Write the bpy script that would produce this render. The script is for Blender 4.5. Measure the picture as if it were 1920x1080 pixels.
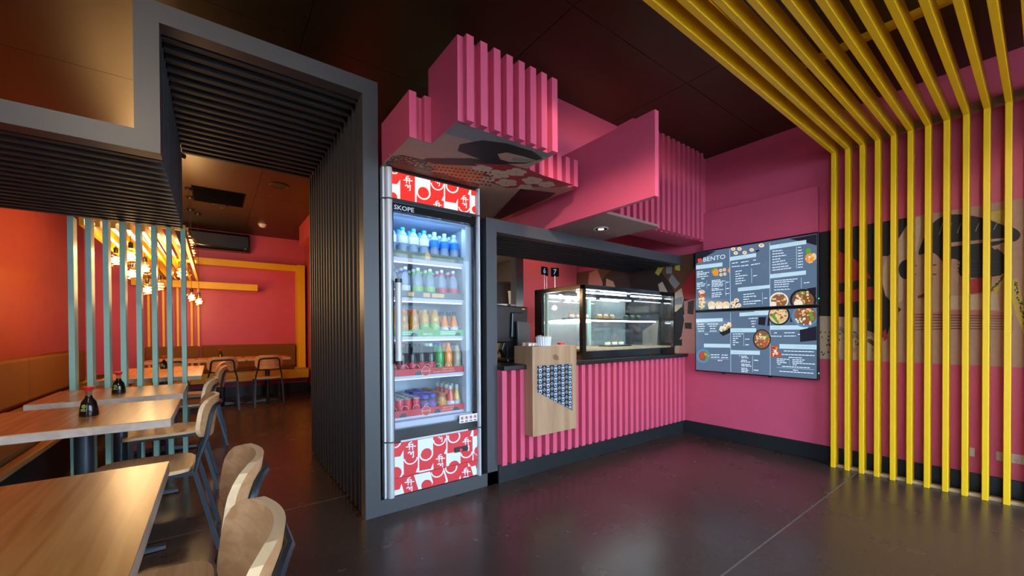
import bpy, bmesh, math, random
from mathutils import Vector, Matrix
random.seed(7)
for o in list(bpy.data.objects): bpy.data.objects.remove(o, do_unlink=True)
SC = bpy.context.scene
COL = SC.collection
PI = math.pi

# ------------------------------------------------------------------ camera
F_PX, PY, YAW, PITCH, ROLL, HC = 748.686, 628.44, 0.641559, -0.008645, -0.0051215, 1.15
def _axes():
    f = Vector((math.sin(YAW), math.cos(YAW), 0)); r = Vector((math.cos(YAW), -math.sin(YAW), 0)); u = Vector((0, 0, 1))
    f2 = f * math.cos(PITCH) + u * math.sin(PITCH); u2 = u * math.cos(PITCH) - f * math.sin(PITCH)
    return r * math.cos(ROLL) + u2 * math.sin(ROLL), u2 * math.cos(ROLL) - r * math.sin(ROLL), f2
AR, AU, AF = _axes()
cd = bpy.data.cameras.new('camera'); cam = bpy.data.objects.new('camera', cd); COL.objects.link(cam)
m = Matrix.Identity(4)
for i in range(3):
    m[i][0] = AR[i]; m[i][1] = AU[i]; m[i][2] = -AF[i]
m[2][3] = HC
cam.matrix_world = m
cd.sensor_width = 36; cd.lens = F_PX / 1920 * 36; cd.shift_y = (PY - 540) / 1920
cd.clip_start = 0.03; cd.clip_end = 100
SC.camera = cam
def on(x, y, X=None, Y=None, Z=None):
    """pixel of the photograph -> point on a plane of the room"""
    d = AF + AR * ((x - 960) / F_PX) - AU * ((y - PY) / F_PX)
    o = Vector((0, 0, HC))
    t = X / d.x if X is not None else (Y / d.y if Y is not None else (Z - HC) / d.z)
    return o + d * t

# ------------------------------------------------------------------ view + world
vs = SC.view_settings
vs.view_transform = 'Standard'; vs.look = 'None'; vs.gamma = 1; vs.use_curve_mapping = False
vs.exposure = 0.30
wd = bpy.data.worlds.new('daylight'); SC.world = wd; wd.use_nodes = True
wd.node_tree.nodes['Background'].inputs[0].default_value = (0.62, 0.81, 1.0, 1)
wd.node_tree.nodes['Background'].inputs[1].default_value = 10.0

# ------------------------------------------------------------------ helpers
MATS = {}
def mat(name, col=(.5, .5, .5), rough=.5, metal=0, spec=.5, emit=None, es=0, coat=0):
    if name in MATS: return MATS[name]
    m = bpy.data.materials.new(name); m.use_nodes = True
    b = m.node_tree.nodes['Principled BSDF']
    b.inputs['Base Color'].default_value = (*col, 1); b.inputs['Roughness'].default_value = rough
    b.inputs['Metallic'].default_value = metal; b.inputs['Specular IOR Level'].default_value = spec
    b.inputs['Coat Weight'].default_value = coat
    if emit: b.inputs['Emission Color'].default_value = (*emit, 1); b.inputs['Emission Strength'].default_value = es
    MATS[name] = m
    return m
def paint(name, col, rough=.45, var=.06, scale=6, bump=.02, spec=.4):
    """painted surface: slight tone variation and fine relief"""
    m = mat(name, col, rough, spec=spec); nt = m.node_tree; b = nt.nodes['Principled BSDF']
    tc = nt.nodes.new('ShaderNodeTexCoord'); n = nt.nodes.new('ShaderNodeTexNoise'); n.inputs['Scale'].default_value = scale; n.inputs['Detail'].default_value = 4
    mx = nt.nodes.new('ShaderNodeMix'); mx.data_type = 'RGBA'
    mx.inputs[6].default_value = (*[c * (1 - var) for c in col], 1); mx.inputs[7].default_value = (*[min(1, c * (1 + var)) for c in col], 1)
    nt.links.new(tc.outputs['Object'], n.inputs['Vector']); nt.links.new(n.outputs[0], mx.inputs[0]); nt.links.new(mx.outputs[2], b.inputs['Base Color'])
    n2 = nt.nodes.new('ShaderNodeTexNoise'); n2.inputs['Scale'].default_value = 180; nt.links.new(tc.outputs['Object'], n2.inputs['Vector'])
    bp = nt.nodes.new('ShaderNodeBump'); bp.inputs['Strength'].default_value = bump; bp.inputs['Distance'].default_value = .01
    nt.links.new(n2.outputs[0], bp.inputs['Height']); nt.links.new(bp.outputs[0], b.inputs['Normal'])
    return m
def wood(name, c1, c2, axis=0, rough=.35, scale=7, stretch=12, spec=.5, lo=.32, hi=.68):
    m = mat(name, c1, rough, spec=spec); nt = m.node_tree; b = nt.nodes['Principled BSDF']
    tc = nt.nodes.new('ShaderNodeTexCoord'); mp = nt.nodes.new('ShaderNodeMapping')
    s = [stretch] * 3; s[axis] = 1.0
    mp.inputs['Scale'].default_value = s
    n = nt.nodes.new('ShaderNodeTexNoise'); n.inputs['Scale'].default_value = scale / 5; n.inputs['Detail'].default_value = 6; n.inputs['Distortion'].default_value = .6
    cr = nt.nodes.new('ShaderNodeValToRGB'); cr.color_ramp.elements[0].position = lo; cr.color_ramp.elements[1].position = hi
    cr.color_ramp.elements[0].color = (*c2, 1); cr.color_ramp.elements[1].color = (*c1, 1)
    nt.links.new(tc.outputs['Object'], mp.inputs['Vector']); nt.links.new(mp.outputs[0], n.inputs['Vector'])
    nt.links.new(n.outputs[0], cr.inputs[0]); nt.links.new(cr.outputs[0], b.inputs['Base Color'])
    return m
def glass(name, tint=(1, 1, 1), refl=1.0, ior=1.45, haze=0.0, hazecol=(.8, .8, .8)):
    """thin clear sheet: tinted see-through with Fresnel reflection"""
    m = bpy.data.materials.new(name); m.use_nodes = True; nt = m.node_tree; nt.nodes.clear()
    out = nt.nodes.new('ShaderNodeOutputMaterial'); tr = nt.nodes.new('ShaderNodeBsdfTransparent'); tr.inputs[0].default_value = (*tint, 1)
    gl = nt.nodes.new('ShaderNodeBsdfGlossy'); gl.inputs['Roughness'].default_value = .02
    lw = nt.nodes.new('ShaderNodeLayerWeight'); lw.inputs[0].default_value = .5
    pw_ = nt.nodes.new('ShaderNodeMath'); pw_.operation = 'POWER'; pw_.inputs[1].default_value = 5.0
    fr = nt.nodes.new('ShaderNodeMath'); fr.operation = 'MULTIPLY_ADD'; fr.inputs[1].default_value = .95; fr.inputs[2].default_value = .045
    nt.links.new(lw.outputs['Facing'], pw_.inputs[0]); nt.links.new(pw_.outputs[0], fr.inputs[0])
    mul = nt.nodes.new('ShaderNodeMath'); mul.operation = 'MULTIPLY'; mul.inputs[1].default_value = refl
    mx = nt.nodes.new('ShaderNodeMixShader')
    base = tr
    if haze:
        df = nt.nodes.new('ShaderNodeBsdfDiffuse'); df.inputs[0].default_value = (*hazecol, 1)
        m2 = nt.nodes.new('ShaderNodeMixShader'); m2.inputs[0].default_value = haze
        nt.links.new(tr.outputs[0], m2.inputs[1]); nt.links.new(df.outputs[0], m2.inputs[2]); base = m2
    nt.links.new(fr.outputs[0], mul.inputs[0]); nt.links.new(mul.outputs[0], mx.inputs[0])
    nt.links.new(base.outputs[0], mx.inputs[1]); nt.links.new(gl.outputs[0], mx.inputs[2]); nt.links.new(mx.outputs[0], out.inputs[0])
    MATS[name] = m
    return m
def emis(name, col, s):
    m = bpy.data.materials.new(name); m.use_nodes = True; nt = m.node_tree; nt.nodes.clear()
    out = nt.nodes.new('ShaderNodeOutputMaterial'); e = nt.nodes.new('ShaderNodeEmission')
    e.inputs[0].default_value = (*col, 1); e.inputs[1].default_value = s; nt.links.new(e.outputs[0], out.inputs[0]); MATS[name] = m
    return m

class MB:
    def __init__(s): s.v = []; s.f = []
    def add(s, vs, fs):
        k = len(s.v); s.v += [tuple(v) for v in vs]; s.f += [tuple(i + k for i in f) for f in fs]; return s
    def box(s, x0, x1, y0, y1, z0, z1):
        return s.add([(x0, y0, z0), (x1, y0, z0), (x1, y1, z0), (x0, y1, z0), (x0, y0, z1), (x1, y0, z1), (x1, y1, z1), (x0, y1, z1)],
                     [(0, 3, 2, 1), (4, 5, 6, 7), (0, 1, 5, 4), (1, 2, 6, 5), (2, 3, 7, 6), (3, 0, 4, 7)])
    def prism(s, poly, axis, a, b):
        """2-D polygon extruded along axis (x: poly is y,z; y: x,z; z: x,y)"""
        def P(p, t): return (t, p[0], p[1]) if axis == 'x' else ((p[0], t, p[1]) if axis == 'y' else (p[0], p[1], t))
        n = len(poly)
        return s.add([P(p, a) for p in poly] + [P(p, b) for p in poly], [tuple(range(n - 1, -1, -1)), tuple(range(n, 2 * n))] + [(i, (i + 1) % n, n + (i + 1) % n, n + i) for i in range(n)])
    def lathe(s, prof, n=16, c=(0, 0, 0)):
        vs = []; fs = []
        for r, z in prof:
            for i in range(n):
                a = 2 * PI * i / n; vs.append((c[0] + r * math.cos(a), c[1] + r * math.sin(a), c[2] + z))
        for k in range(len(prof) - 1):
            for i in range(n):
                j = (i + 1) % n; fs.append((k * n + i, k * n + j, (k + 1) * n + j, (k + 1) * n + i))
        fs.append(tuple(range(n - 1, -1, -1))); fs.append(tuple((len(prof) - 1) * n + i for i in range(n)))
        return s.add(vs, fs)
    def tube(s, pts, r, n=8, closed=False, sq=None):
        pts = [Vector(p) for p in pts]; N = len(pts); rings = []
        up = None
        for i, p in enumerate(pts):
            a = pts[(i - 1) % N] if (closed or i > 0) else p; b = pts[(i + 1) % N] if (closed or i < N - 1) else p
            t = (b - a).normalized()
            if up is None:
                up = Vector((0, 0, 1)) if abs(t.z) < .9 else Vector((1, 0, 0))
            up = (up - t * up.dot(t)).normalized(); sd = t.cross(up)
            if sq: ring = [p + sd * (sx * sq[0] / 2) + up * (sy * sq[1] / 2) for sx, sy in ((-1, -1), (1, -1), (1, 1), (-1, 1))]
            else: ring = [p + (sd * math.cos(2 * PI * k / n) + up * math.sin(2 * PI * k / n)) * r for k in range(n)]
            rings.append(ring)
        n = len(rings[0]); vs = [v for R in rings for v in R]; fs = []
        for i in range(N if closed else N - 1):
            j = (i + 1) % N
            for k in range(n): fs.append((i * n + k, i * n + (k + 1) % n, j * n + (k + 1) % n, j * n + k))
        if not closed: fs += [tuple(range(n - 1, -1, -1)), tuple((N - 1) * n + k for k in range(n))]
        return s.add(vs, fs)
    def poly(s, pts):
        return s.add(pts, [tuple(range(len(pts)))])
    def mesh(s, name, m, smooth=False):
        me = bpy.data.meshes.new(name); me.from_pydata(s.v, [], s.f); me.update()
        if m is not None: me.materials.append(MATS[m] if isinstance(m, str) else m)
        bm = bmesh.new(); bm.from_mesh(me); bmesh.ops.recalc_face_normals(bm, faces=bm.faces); bm.to_mesh(me); bm.free()
        if smooth:
            for p in me.polygons: p.use_smooth = True
            me.set_sharp_from_angle(angle=math.radians(40))
        return me
    def build(s, name, m, parent=None, smooth=False, bevel=0, local=False):
        return put(s.mesh(name, m, smooth), name, parent, bevel=bevel, local=local)
def wloc(p):
    t = Vector((0, 0, 0))
    while p is not None:
        t += p.location + p.matrix_parent_inverse.to_translation(); p = p.parent
    return t
def put(me, name, parent=None, loc=(0, 0, 0), rot=(0, 0, 0), bevel=0, local=False):
    o = bpy.data.objects.new(name, me); COL.objects.link(o); o.location = loc; o.rotation_euler = rot
    if parent is not None:
        o.parent = parent
        if not local: o.matrix_parent_inverse = Matrix.Translation(-wloc(parent))
    if bevel:
        b = o.modifiers.new('bevel', 'BEVEL'); b.width = bevel; b.segments = 2; b.limit_method = 'ANGLE'; b.angle_limit = math.radians(35)
    return o
def tag(o, label, cat, group=None):
    o['label'] = label; o['category'] = cat
    if group: o['group'] = group
    return o
def thing(name, label, cat, loc=(0, 0, 0), rz=0, group=None):
    o = bpy.data.objects.new(name, None); COL.objects.link(o); o.location = loc; o.rotation_euler = (0, 0, rz); o.empty_display_size = .1
    return tag(o, label, cat, group)
def struct(o, label=None):
    o['kind'] = 'structure'
    if label: o['label'] = label
    return o
def dup(root, loc, rz=None, label=None, group=None):
    def cp(o, par):
        c = o.copy(); COL.objects.link(c); c.parent = par
        for ch in o.children: cp(ch, c)
        return c
    r = cp(root, None); r.location = loc
    if rz is not None: r.rotation_euler = (0, 0, rz)
    if label: r['label'] = label
    if group: r['group'] = group
    return r
def stuff(o): o['kind'] = 'stuff'; return o
def lab(o, s): o['label'] = s; return o
def circ(n=24, a0=0, a1=2 * PI):
    return [(math.cos(a0 + (a1 - a0) * i / n), math.sin(a0 + (a1 - a0) * i / n)) for i in range(n + (0 if abs(a1 - a0 - 2 * PI) < 1e-6 else 1))]
def clip(poly, conv):
    """Sutherland-Hodgman clip of 2-D poly by a convex counter-clockwise polygon"""
    out = poly
    for i in range(len(conv)):
        a, b = conv[i], conv[(i + 1) % len(conv)]; inp = out; out = []
        if not inp: break
        ins = lambda p: (b[0] - a[0]) * (p[1] - a[1]) - (b[1] - a[1]) * (p[0] - a[0]) >= 0
        def X(p, q):
            d1 = (b[0] - a[0]) * (p[1] - a[1]) - (b[1] - a[1]) * (p[0] - a[0]); d2 = (b[0] - a[0]) * (q[1] - a[1]) - (b[1] - a[1]) * (q[0] - a[0])
            t = d1 / (d1 - d2); return (p[0] + (q[0] - p[0]) * t, p[1] + (q[1] - p[1]) * t)
        for k in range(len(inp)):
            p, q = inp[k - 1], inp[k]
            if ins(q):
                if not ins(p): out.append(X(p, q))
                out.append(q)
            elif ins(p): out.append(X(p, q))
    return out
def text(s, size, org, right, up, m, name, parent, align='LEFT', sx=1.0, bold=0):
    cu = bpy.data.curves.new(name, 'FONT'); cu.body = s; cu.size = size; cu.align_x = align; cu.resolution_u = 2; cu.offset = bold
    t = bpy.data.objects.new(name, cu); COL.objects.link(t)
    me = bpy.data.meshes.new_from_object(t); bpy.data.objects.remove(t)
    R = Vector(right).normalized(); U = Vector(up).normalized(); N = R.cross(U)
    M = Matrix(((R.x * sx, U.x, N.x, org[0]), (R.y * sx, U.y, N.y, org[1]), (R.z * sx, U.z, N.z, org[2]), (0, 0, 0, 1)))
    me.transform(M); me.materials.clear(); me.materials.append(MATS[m])
    return put(me, name, parent)

# ------------------------------------------------------------------ materials
PINKC = (.64, .092, .172)
paint('pink', PINKC, .42)
paint('red_wall', (.58, .085, .10), .34, spec=.5)
paint('satin_red', (.31, .052, .026), .24, spec=.7)
paint('charcoal', (.056, .058, .063), .42)
paint('charcoal_slat', (.040, .040, .042), .58, spec=.25)
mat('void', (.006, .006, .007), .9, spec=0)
paint('yellow', (.84, .49, .008), .38)
paint('teal', (.30, .53, .43), .40)
paint('ceiling_black', (.030, .018, .007), .37, spec=.5, bump=.0).node_tree.nodes['Principled BSDF'].inputs['Specular Tint'].default_value = (1, .72, .32, 1)  # golden glow of the bulbs put into the sheen tint
paint('skirting', (.014, .017, .020), .35)
paint('white_wall', (.62, .58, .50), .6)
wood('table_wood', (.66, .29, .075), (.43, .15, .03), axis=1, rough=.27, stretch=26, scale=6)
wood('table_edge', (.55, .45, .37), (.40, .31, .25), axis=1, rough=.5)
wood('ply', (.66, .37, .175), (.52, .26, .11), axis=0, rough=.4, stretch=14, scale=16, lo=.36, hi=.64)
wood('ply_edge', (.80, .55, .31), (.66, .42, .22), axis=0, rough=.5)
wood('podium_wood', (.46, .28, .155), (.34, .19, .10), axis=2, rough=.5)
wood('pale_timber', (.55, .40, .24), (.42, .29, .16), axis=1, rough=.6)
mat('steel_blue', (.035, .045, .058), .36, metal=.55)
mat('black', (.010, .010, .011), .32)
mat('black_matte', (.012, .012, .013), .7)
mat('black_gloss', (.008, .008, .009), .12)
mat('silver', (.56, .58, .60), .42, metal=.25)
mat('steel', (.60, .58, .55), .22, metal=1)
mat('white', (.80, .80, .80), .5)
mat('fridge_white', (.60, .70, .80), .45)
mat('shelf_lav', (.52, .54, .66), .4)
mat('suede', (.20, .085, .028), .9, spec=.1)
mat('suede_dark', (.13, .055, .030), .9, spec=.1)
glass('pane', (.96, .98, .98))
glass('pane_fridge', (.97, .99, 1.0), refl=.35)
glass('window_glass', (.97, .99, 1.0), refl=.5)
glass('bulb_glass', (1, .86, .62), refl=1.0)

def floor_material():
    m = mat('floor', (.05, .03, .026), .22, spec=.5); nt = m.node_tree; b = nt.nodes['Principled BSDF']
    tc = nt.nodes.new('ShaderNodeTexCoord')
    n1 = nt.nodes.new('ShaderNodeTexNoise'); n1.inputs['Scale'].default_value = 1.1; n1.inputs['Detail'].default_value = 6
    cr = nt.nodes.new('ShaderNodeValToRGB'); cr.color_ramp.elements[0].color = (.044, .026, .021, 1); cr.color_ramp.elements[1].color = (.070, .042, .034, 1)
    cr.color_ramp.elements[0].position = .3; cr.color_ramp.elements[1].position = .75
    vo = nt.nodes.new('ShaderNodeTexVoronoi'); vo.inputs['Scale'].default_value = 210
    c2 = nt.nodes.new('ShaderNodeValToRGB'); c2.color_ramp.elements[0].position = .0; c2.color_ramp.elements[1].position = .35
    c2.color_ramp.elements[0].color = (.13, .08, .05, 1); c2.color_ramp.elements[1].color = (0, 0, 0, 1)
    ad = nt.nodes.new('ShaderNodeMix'); ad.data_type = 'RGBA'; ad.blend_type = 'ADD'; ad.inputs[0].default_value = .18
    n2 = nt.nodes.new('ShaderNodeTexNoise'); n2.inputs['Scale'].default_value = 5; n2.inputs['Detail'].default_value = 5
    mr = nt.nodes.new('ShaderNodeMapRange'); mr.inputs[3].default_value = .20; mr.inputs[4].default_value = .32
    L = nt.links.new
    for n in (n1, vo, n2): L(tc.outputs['Object'], n.inputs['Vector'])
    L(n1.outputs[0], cr.inputs[0]); L(vo.outputs['Distance'], c2.inputs[0]); L(cr.outputs[0], ad.inputs[6]); L(c2.outputs[0], ad.inputs[7]); L(ad.outputs[2], b.inputs['Base Color'])
    L(n2.outputs[0], mr.inputs[0]); L(mr.outputs[0], b.inputs['Roughness'])
floor_material()

mat('sealant', (.13, .10, .085), .6)
# ------------------------------------------------------------------ room
XL, XR, YF, YB, ZC = -1.62, 4.30, -2.2, 9.05, 3.015
WX0 = .3; LWY = -.35
fl = struct(MB().box(XL - .1, XR + .1, YF, YB + .1, -.10, -.012).build('floor', 'void'), 'dark brown polished concrete floor')
for a, b in ((YF, .906), (.910, 2.946), (2.950, YB + .1)):
    MB().box(XL - .1, XR + .1, a, b, -.012, 0).build('floor_slab', 'floor', fl)
MB().box(XL - .1, XR + .1, .904, .912, -.011, .0004).build('joint_sealant', 'sealant', fl); MB().box(XL - .1, XR + .1, 2.944, 2.952, -.011, .0004).build('joint_sealant', 'sealant', fl)
ce = struct(MB().box(XL - .1, XR + .1, YF, YB + .1, ZC + .012, ZC + .10).build('ceiling', 'void'), 'black painted sheet ceiling')
ys = [YF, -.77, .43, 1.63, 2.83, 4.03, 5.23, 6.43, 7.63, YB + .1]; xs = [XL - .1, .47, 1.67, 2.87, XR + .1]
for i in range(len(ys) - 1):
    for k in range(len(xs) - 1):
        MB().box(xs[k] + .002, xs[k + 1] - .002, ys[i] + .002, ys[i + 1] - .002, ZC, ZC + .012).build('ceiling_panel', 'ceiling_black', ce)
struct(MB().box(XL - .1, XL, LWY, YB + .1, 0, ZC).box(XL - .1, XL, YF, LWY, 2.62, ZC).box(XL - .1, XL, YF, LWY, 0, .02).build('wall_left', 'satin_red'), 'red painted side wall of the dining room')
struct(MB().box(XL, 1.60, YB, YB + .1, 0, ZC).build('wall_back', 'pink'), 'pink painted end wall of the dining room')
wr = struct(MB().box(XR, XR + .1, YF, 4.157, 0, ZC).build('wall_right', 'pink'), 'pink painted wall with printed mural band')
struct(MB().box(1.50, 1.60, 4.20, YB, 0, ZC).build('wall_dining', 'red_wall'), 'red painted wall between dining room and kitchen')
struct(MB().box(3.285, XR + .1, 4.157, 4.25, 0, ZC).build('wall_kitchen', 'red_wall'), 'red painted wall behind the counter')
struct(MB().box(1.60, 4.1, 5.9, 6.0, 0, 2.5).build('wall_scullery', 'white_wall'), 'cream wall at the back of the kitchen')
struct(MB().box(4.02, 4.10, 4.25, 5.9, 0, 2.5).build('wall_scullery_side', 'white_wall'), 'cream kitchen side wall')
struct(MB().box(1.60, 4.10, 4.25, 6.0, 2.35, 2.42).build('ceiling_scullery', 'white_wall'), 'low kitchen ceiling')
struct(MB().box(1.45, 3.3, 4.20, 4.25, 2.35, ZC).build('wall_header', 'red_wall'), 'red wall above the kitchen doorway')
struct(MB().box(.84, 1.74, 2.62, 2.66, 2.215, 2.46).build('wall_niche', 'pink'), 'pink panel above the drinks fridge')
# skirting
struct(MB().box(XR - .018, XR, YF, 2.49, 0, .137).build('baseboard_right', 'skirting', bevel=.003), 'black skirting along the mural wall')
struct(MB().box(1.482, 1.50, 4.20, YB - .3, 0, .14).build('baseboard_dining', 'skirting'), 'black skirting in the dining room')
# shop front (behind the photographer)
struct(MB().box(XL, XR, YF, YF + .1, 2.62, ZC).build('wall_front', 'charcoal'), 'dark head panel above the shop front glazing')
struct(MB().box(XL, WX0, YF, YF + .1, 0, 2.62).build('wall_front_side', 'pink'), 'pink wall beside the shop front glazing')
for k in range(4):
    a = WX0 + k * (XR - WX0) / 3
    struct(MB().box(a - .03, a + .03, YF + .01, YF + .09, 0, 2.62).build('trim_%d' % (k + 1), 'charcoal'), 'dark shop front mullion')
for k in range(3):
    a = WX0 + k * (XR - WX0) / 3
    struct(MB().box(a + .03, a + (XR - WX0) / 3 - .03, YF + .045, YF + .055, 0.02, 2.62).build('window_%d' % (k + 1), 'window_glass'), 'shop front glass pane')
struct(MB().box(XL - .055, XL - .045, YF + .1, LWY, .02, 2.62).build('window_4', 'window_glass'), 'side shop window pane')
# track spots on the ceiling above the photographer
def track_spot(p, aim, power, label, ang=70, col=(1, .80, .60)):
    t = thing('track_spot', label, 'spotlight', p)
    d = (Vector(aim) - Vector(p)).normalized(); q = d.to_track_quat('-Z', 'Y')
    MB().lathe([(.012, .0), (.012, ZC - p[2] - .02), (.04, ZC - p[2] - .018), (.04, ZC - p[2] - .001)], 12).build('stem', 'black', t, local=True)
    o = MB().lathe([(.034, .06), (.038, .05), (.042, -.055), (.038, -.055), (.034, .02)], 18).build('head', 'black', t, local=True, smooth=True); o.rotation_euler = q.to_euler()
    o = MB().lathe([(.036, -.048), (.01, -.047)], 18).build('lens', 'spot_lens', t, local=True); o.rotation_euler = q.to_euler()
    l = bpy.data.lights.new('track_spot_lamp', 'SPOT'); l.energy = power; l.spot_size = math.radians(ang); l.spot_blend = .9; l.color = col; l.shadow_soft_size = .05
    o = bpy.data.objects.new('track_spot_lamp', l); COL.objects.link(o); o.parent = t; o.location = d * .075; o.rotation_euler = q.to_euler()
emis('spot_lens', (1, .82, .6), 6)
track_spot((.9, .30, 2.80), (2.42, 1.85, 2.15), 190, 'black ceiling spotlight aimed at the pink fin', 50, (1, .82, .64))
track_spot((.30, -.45, 2.78), (4.3, .45, 1.75), 85, 'black ceiling spotlight aimed at the mural', 44, (1, .84, .66))
track_spot((-.5, .3, 2.80), (-.4, 2.49, 2.2), 75, 'added black ceiling spotlight warming the charcoal portal', 90, (1, .76, .5))  # added out of view to throw warm light on the portal front
struct(MB().box(-16, 16, -18, YF - .001, -.16, -.10).box(-16, XL - .11, YF, 12, -.16, -.10).build('ground_outside', paint('asphalt', (.16, .16, .155), .9)), 'grey pavement outside the shop front')
# ------------------------------------------------------------------ charcoal dining portal
YP, YPB = 2.491, 4.19
po = thing('slatted_portal', 'charcoal stepped portal lined with dark slats over the dining room entrance', 'portal', (.78, YP, 0))
# the flat front band, one piece per member
MB().box(.736, .829, YP, YP + .09, 0, 2.70).build('frame_leg', 'charcoal', po)
MB().box(-.282, .736, YP, YP + .09, 2.605, 2.70).build('frame_head', 'charcoal', po)
MB().box(-.282, -.192, YP, YP + .09, 1.994, 2.605).build('frame_drop', 'charcoal', po)
MB().box(XL, -.282, YP, YP + .09, 1.994, 2.087).build('frame_lower_beam', 'charcoal', po)
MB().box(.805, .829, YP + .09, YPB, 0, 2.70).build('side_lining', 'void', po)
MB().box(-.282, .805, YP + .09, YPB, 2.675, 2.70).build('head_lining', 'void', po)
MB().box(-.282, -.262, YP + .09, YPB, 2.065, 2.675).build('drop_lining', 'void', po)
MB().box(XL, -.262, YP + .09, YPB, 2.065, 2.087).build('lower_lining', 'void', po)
NS = 17; pit = (YPB - YP - .06) / NS
me_v = MB().box(.737, .805, 0, .034, 0.012, 2.606).mesh('slat', 'charcoal_slat')
me_h = MB().box(-.192, .737, 0, .034, 2.606, 2.675).mesh('slat', 'charcoal_slat')
me_d = MB().box(-.262, -.193, 0, .034, 1.996, 2.606).mesh('slat', 'charcoal_slat')
me_l = MB().box(XL, -.262, 0, .034, 1.996, 2.065).mesh('slat', 'charcoal_slat')
for k in range(1, NS + 1):
    y = YP + k * pit + .02
    for me in (me_v, me_h, me_d, me_l): put(me, 'slat', po, (0, y, 0))

# fridge bay surround + canopy frame over the counter (one joined charcoal frame)
cf = thing('counter_frame', 'charcoal frame around the drinks fridge and over the serving counter', 'frame', (1.67, YP, 0))
MB().box(.829, 1.72, YP, YP + .10, 0, .096).build('plinth_rail', 'charcoal', cf)
MB().box(.829, 1.626, YP + .10, 3.15, 0, .094).build('plinth', 'black_matte', cf)
MB().box(1.626, 1.72, YP, YP + .09, 0, 2.0).build('frame_leg', 'charcoal', cf)
MB().box(1.626, 1.70, YP + .09, 3.15, 0, 1.995).build('side_lining', 'black_matte', cf)
MB().box(1.72, 4.27, YP, YP + .09, 1.905, 2.0).build('frame_head', 'charcoal', cf)
MB().box(1.70, 4.27, YP + .09, 3.29, 1.985, 2.0).build('head_lining', 'void', cf)
me_c = MB().box(1.70, 4.27, 0, .034, 1.906, 1.975).mesh('slat', 'charcoal_slat')
for k in range(1, 9): put(me_c, 'slat', cf, (0, YP + .06 + k * .083, 0))
struct(MB().box(.85, 1.626, 3.15, 3.2, 0, 2.2).build('wall_bay', 'black_matte'), 'dark wall behind the fridge bay')

# ------------------------------------------------------------------ pink suspended volumes
def slats(parent, rights, w, y0, y1, z0, z1, m='pink'):
    me = MB().box(-w, 0, y0, y1, z0, z1).mesh('slat', m)
    for r in rights: put(me, 'slat', parent, (r, 0, 0))
ZS = 2.20
# lower volume with printed underside
lo = thing('pink_soffit_box', 'pink hanging soffit with short slats and a printed pattern underneath, above the fridge', 'bulkhead', (1.5, 2.3, ZS))
MB().box(.851, .98, 2.09, 2.49, ZS, 2.451).build('end_panel', 'pink', lo)
MB().box(.98, 2.135, 2.085, 2.62, ZS + .002, 2.391).build('front_panel', 'pink', lo)
slats(lo, [.892, .979], .041, 2.05, 2.09, ZS, 2.451)
slats(lo, [2.134 - .0825 * k for k in range(6)], .040, 2.045, 2.085, ZS, 2.391)
MB().box(.851, 2.137, 2.62, 3.10, ZS, ZS + .03).build('rear_soffit', 'pink', lo)
# box A
ba = thing('pink_slatted_box', 'deep pink box with eight vertical slats hanging in front of the fridge soffit', 'bulkhead', (1.3, 2.0, ZS))
MB().box(.98, 1.626, 1.766, 2.0855, ZS, 2.625).build('body', 'pink', ba)
MB().box(.98, 1.022, 1.752, 1.767, ZS, 2.625).build('corner_strip', 'pink', ba)
slats(ba, [1.626 - .0815 * k for k in range(8)], .042, 1.72, 1.766, ZS, 2.625)
# bulkhead up to the ceiling
bk = thing('pink_bulkhead', 'plain pink bulkhead meeting the black ceiling behind the slatted box', 'bulkhead', (2.3, 2.5, 2.3))
MB().box(1.45, 2.96, 2.345, 2.60, 2.55, ZC).build('panel', 'pink', bk)
MB().box(2.30, 2.96, 2.345, 2.49, 2.02, 2.45).build('lower_panel', 'pink', bk)
# fin with downlight plate
fn = thing('pink_fin', 'large plain pink fin with a flat soffit plate projecting over the counter', 'bulkhead', (2.3, 2.0, 2.0))
MB().box(2.237, 2.276, 1.48, 3.25, 2.003, 2.546).build('blade', 'pink', fn)
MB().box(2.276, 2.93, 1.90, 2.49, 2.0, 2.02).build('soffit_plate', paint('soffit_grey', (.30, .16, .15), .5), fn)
# slatted box on the right
rb = thing('pink_slatted_bulkhead', 'tall pink slatted bulkhead in the corner above the menu screens', 'bulkhead', (3.6, 2.3, 2.1))
MB().box(2.96, XR, 2.225, 2.49, 2.11, ZC).build('body', 'pink', rb)
MB().box(2.78, 2.96, 2.225, 2.345, 2.11, 2.5).build('lower_body', 'pink', rb)
slats(rb, [4.152 - .0885 * k for k in range(14)], .045, 2.172, 2.225, 2.11, ZC)
slats(rb, [4.152 - .0885 * k for k in range(14, 16)], .045, 2.172, 2.225, 2.11, 2.5)
# proud panel on the mural wall
tag(MB().box(4.245, XR, 1.203, 2.225, 2.012, 2.413).build('pink_wall_panel', 'pink', bevel=.002), 'raised pink panel on the wall directly above the menu screens', 'panel')
# downlight in plate
def downlight(p, r, label, power, ang=100, col=(1, .80, .55)):
    d = thing('downlight', label, 'downlight', p, group='recessed downlights')
    MB().lathe([(r * 1.25, -.004), (r * 1.25, 0.0), (r, .0), (r, -.004)], 24).build('trim_ring', 'white', d, local=True)
    MB().lathe([(r, -.003), (r * .2, -.0045)], 24).build('lens', 'lamp_on', d, local=True)
    l = bpy.data.lights.new('downlight_lamp', 'SPOT'); l.energy = power; l.spot_size = math.radians(ang); l.spot_blend = .8; l.color = col; l.shadow_soft_size = .04
    o = bpy.data.objects.new('downlight_lamp', l); COL.objects.link(o); o.parent = d; o.location = (0, 0, -.012)
    return d
emis('lamp_on', (1, .80, .50), 20)
downlight((2.583, 2.215, 2.0), .05, 'small round lit downlight in the plate beside the pink fin', 22)

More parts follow.
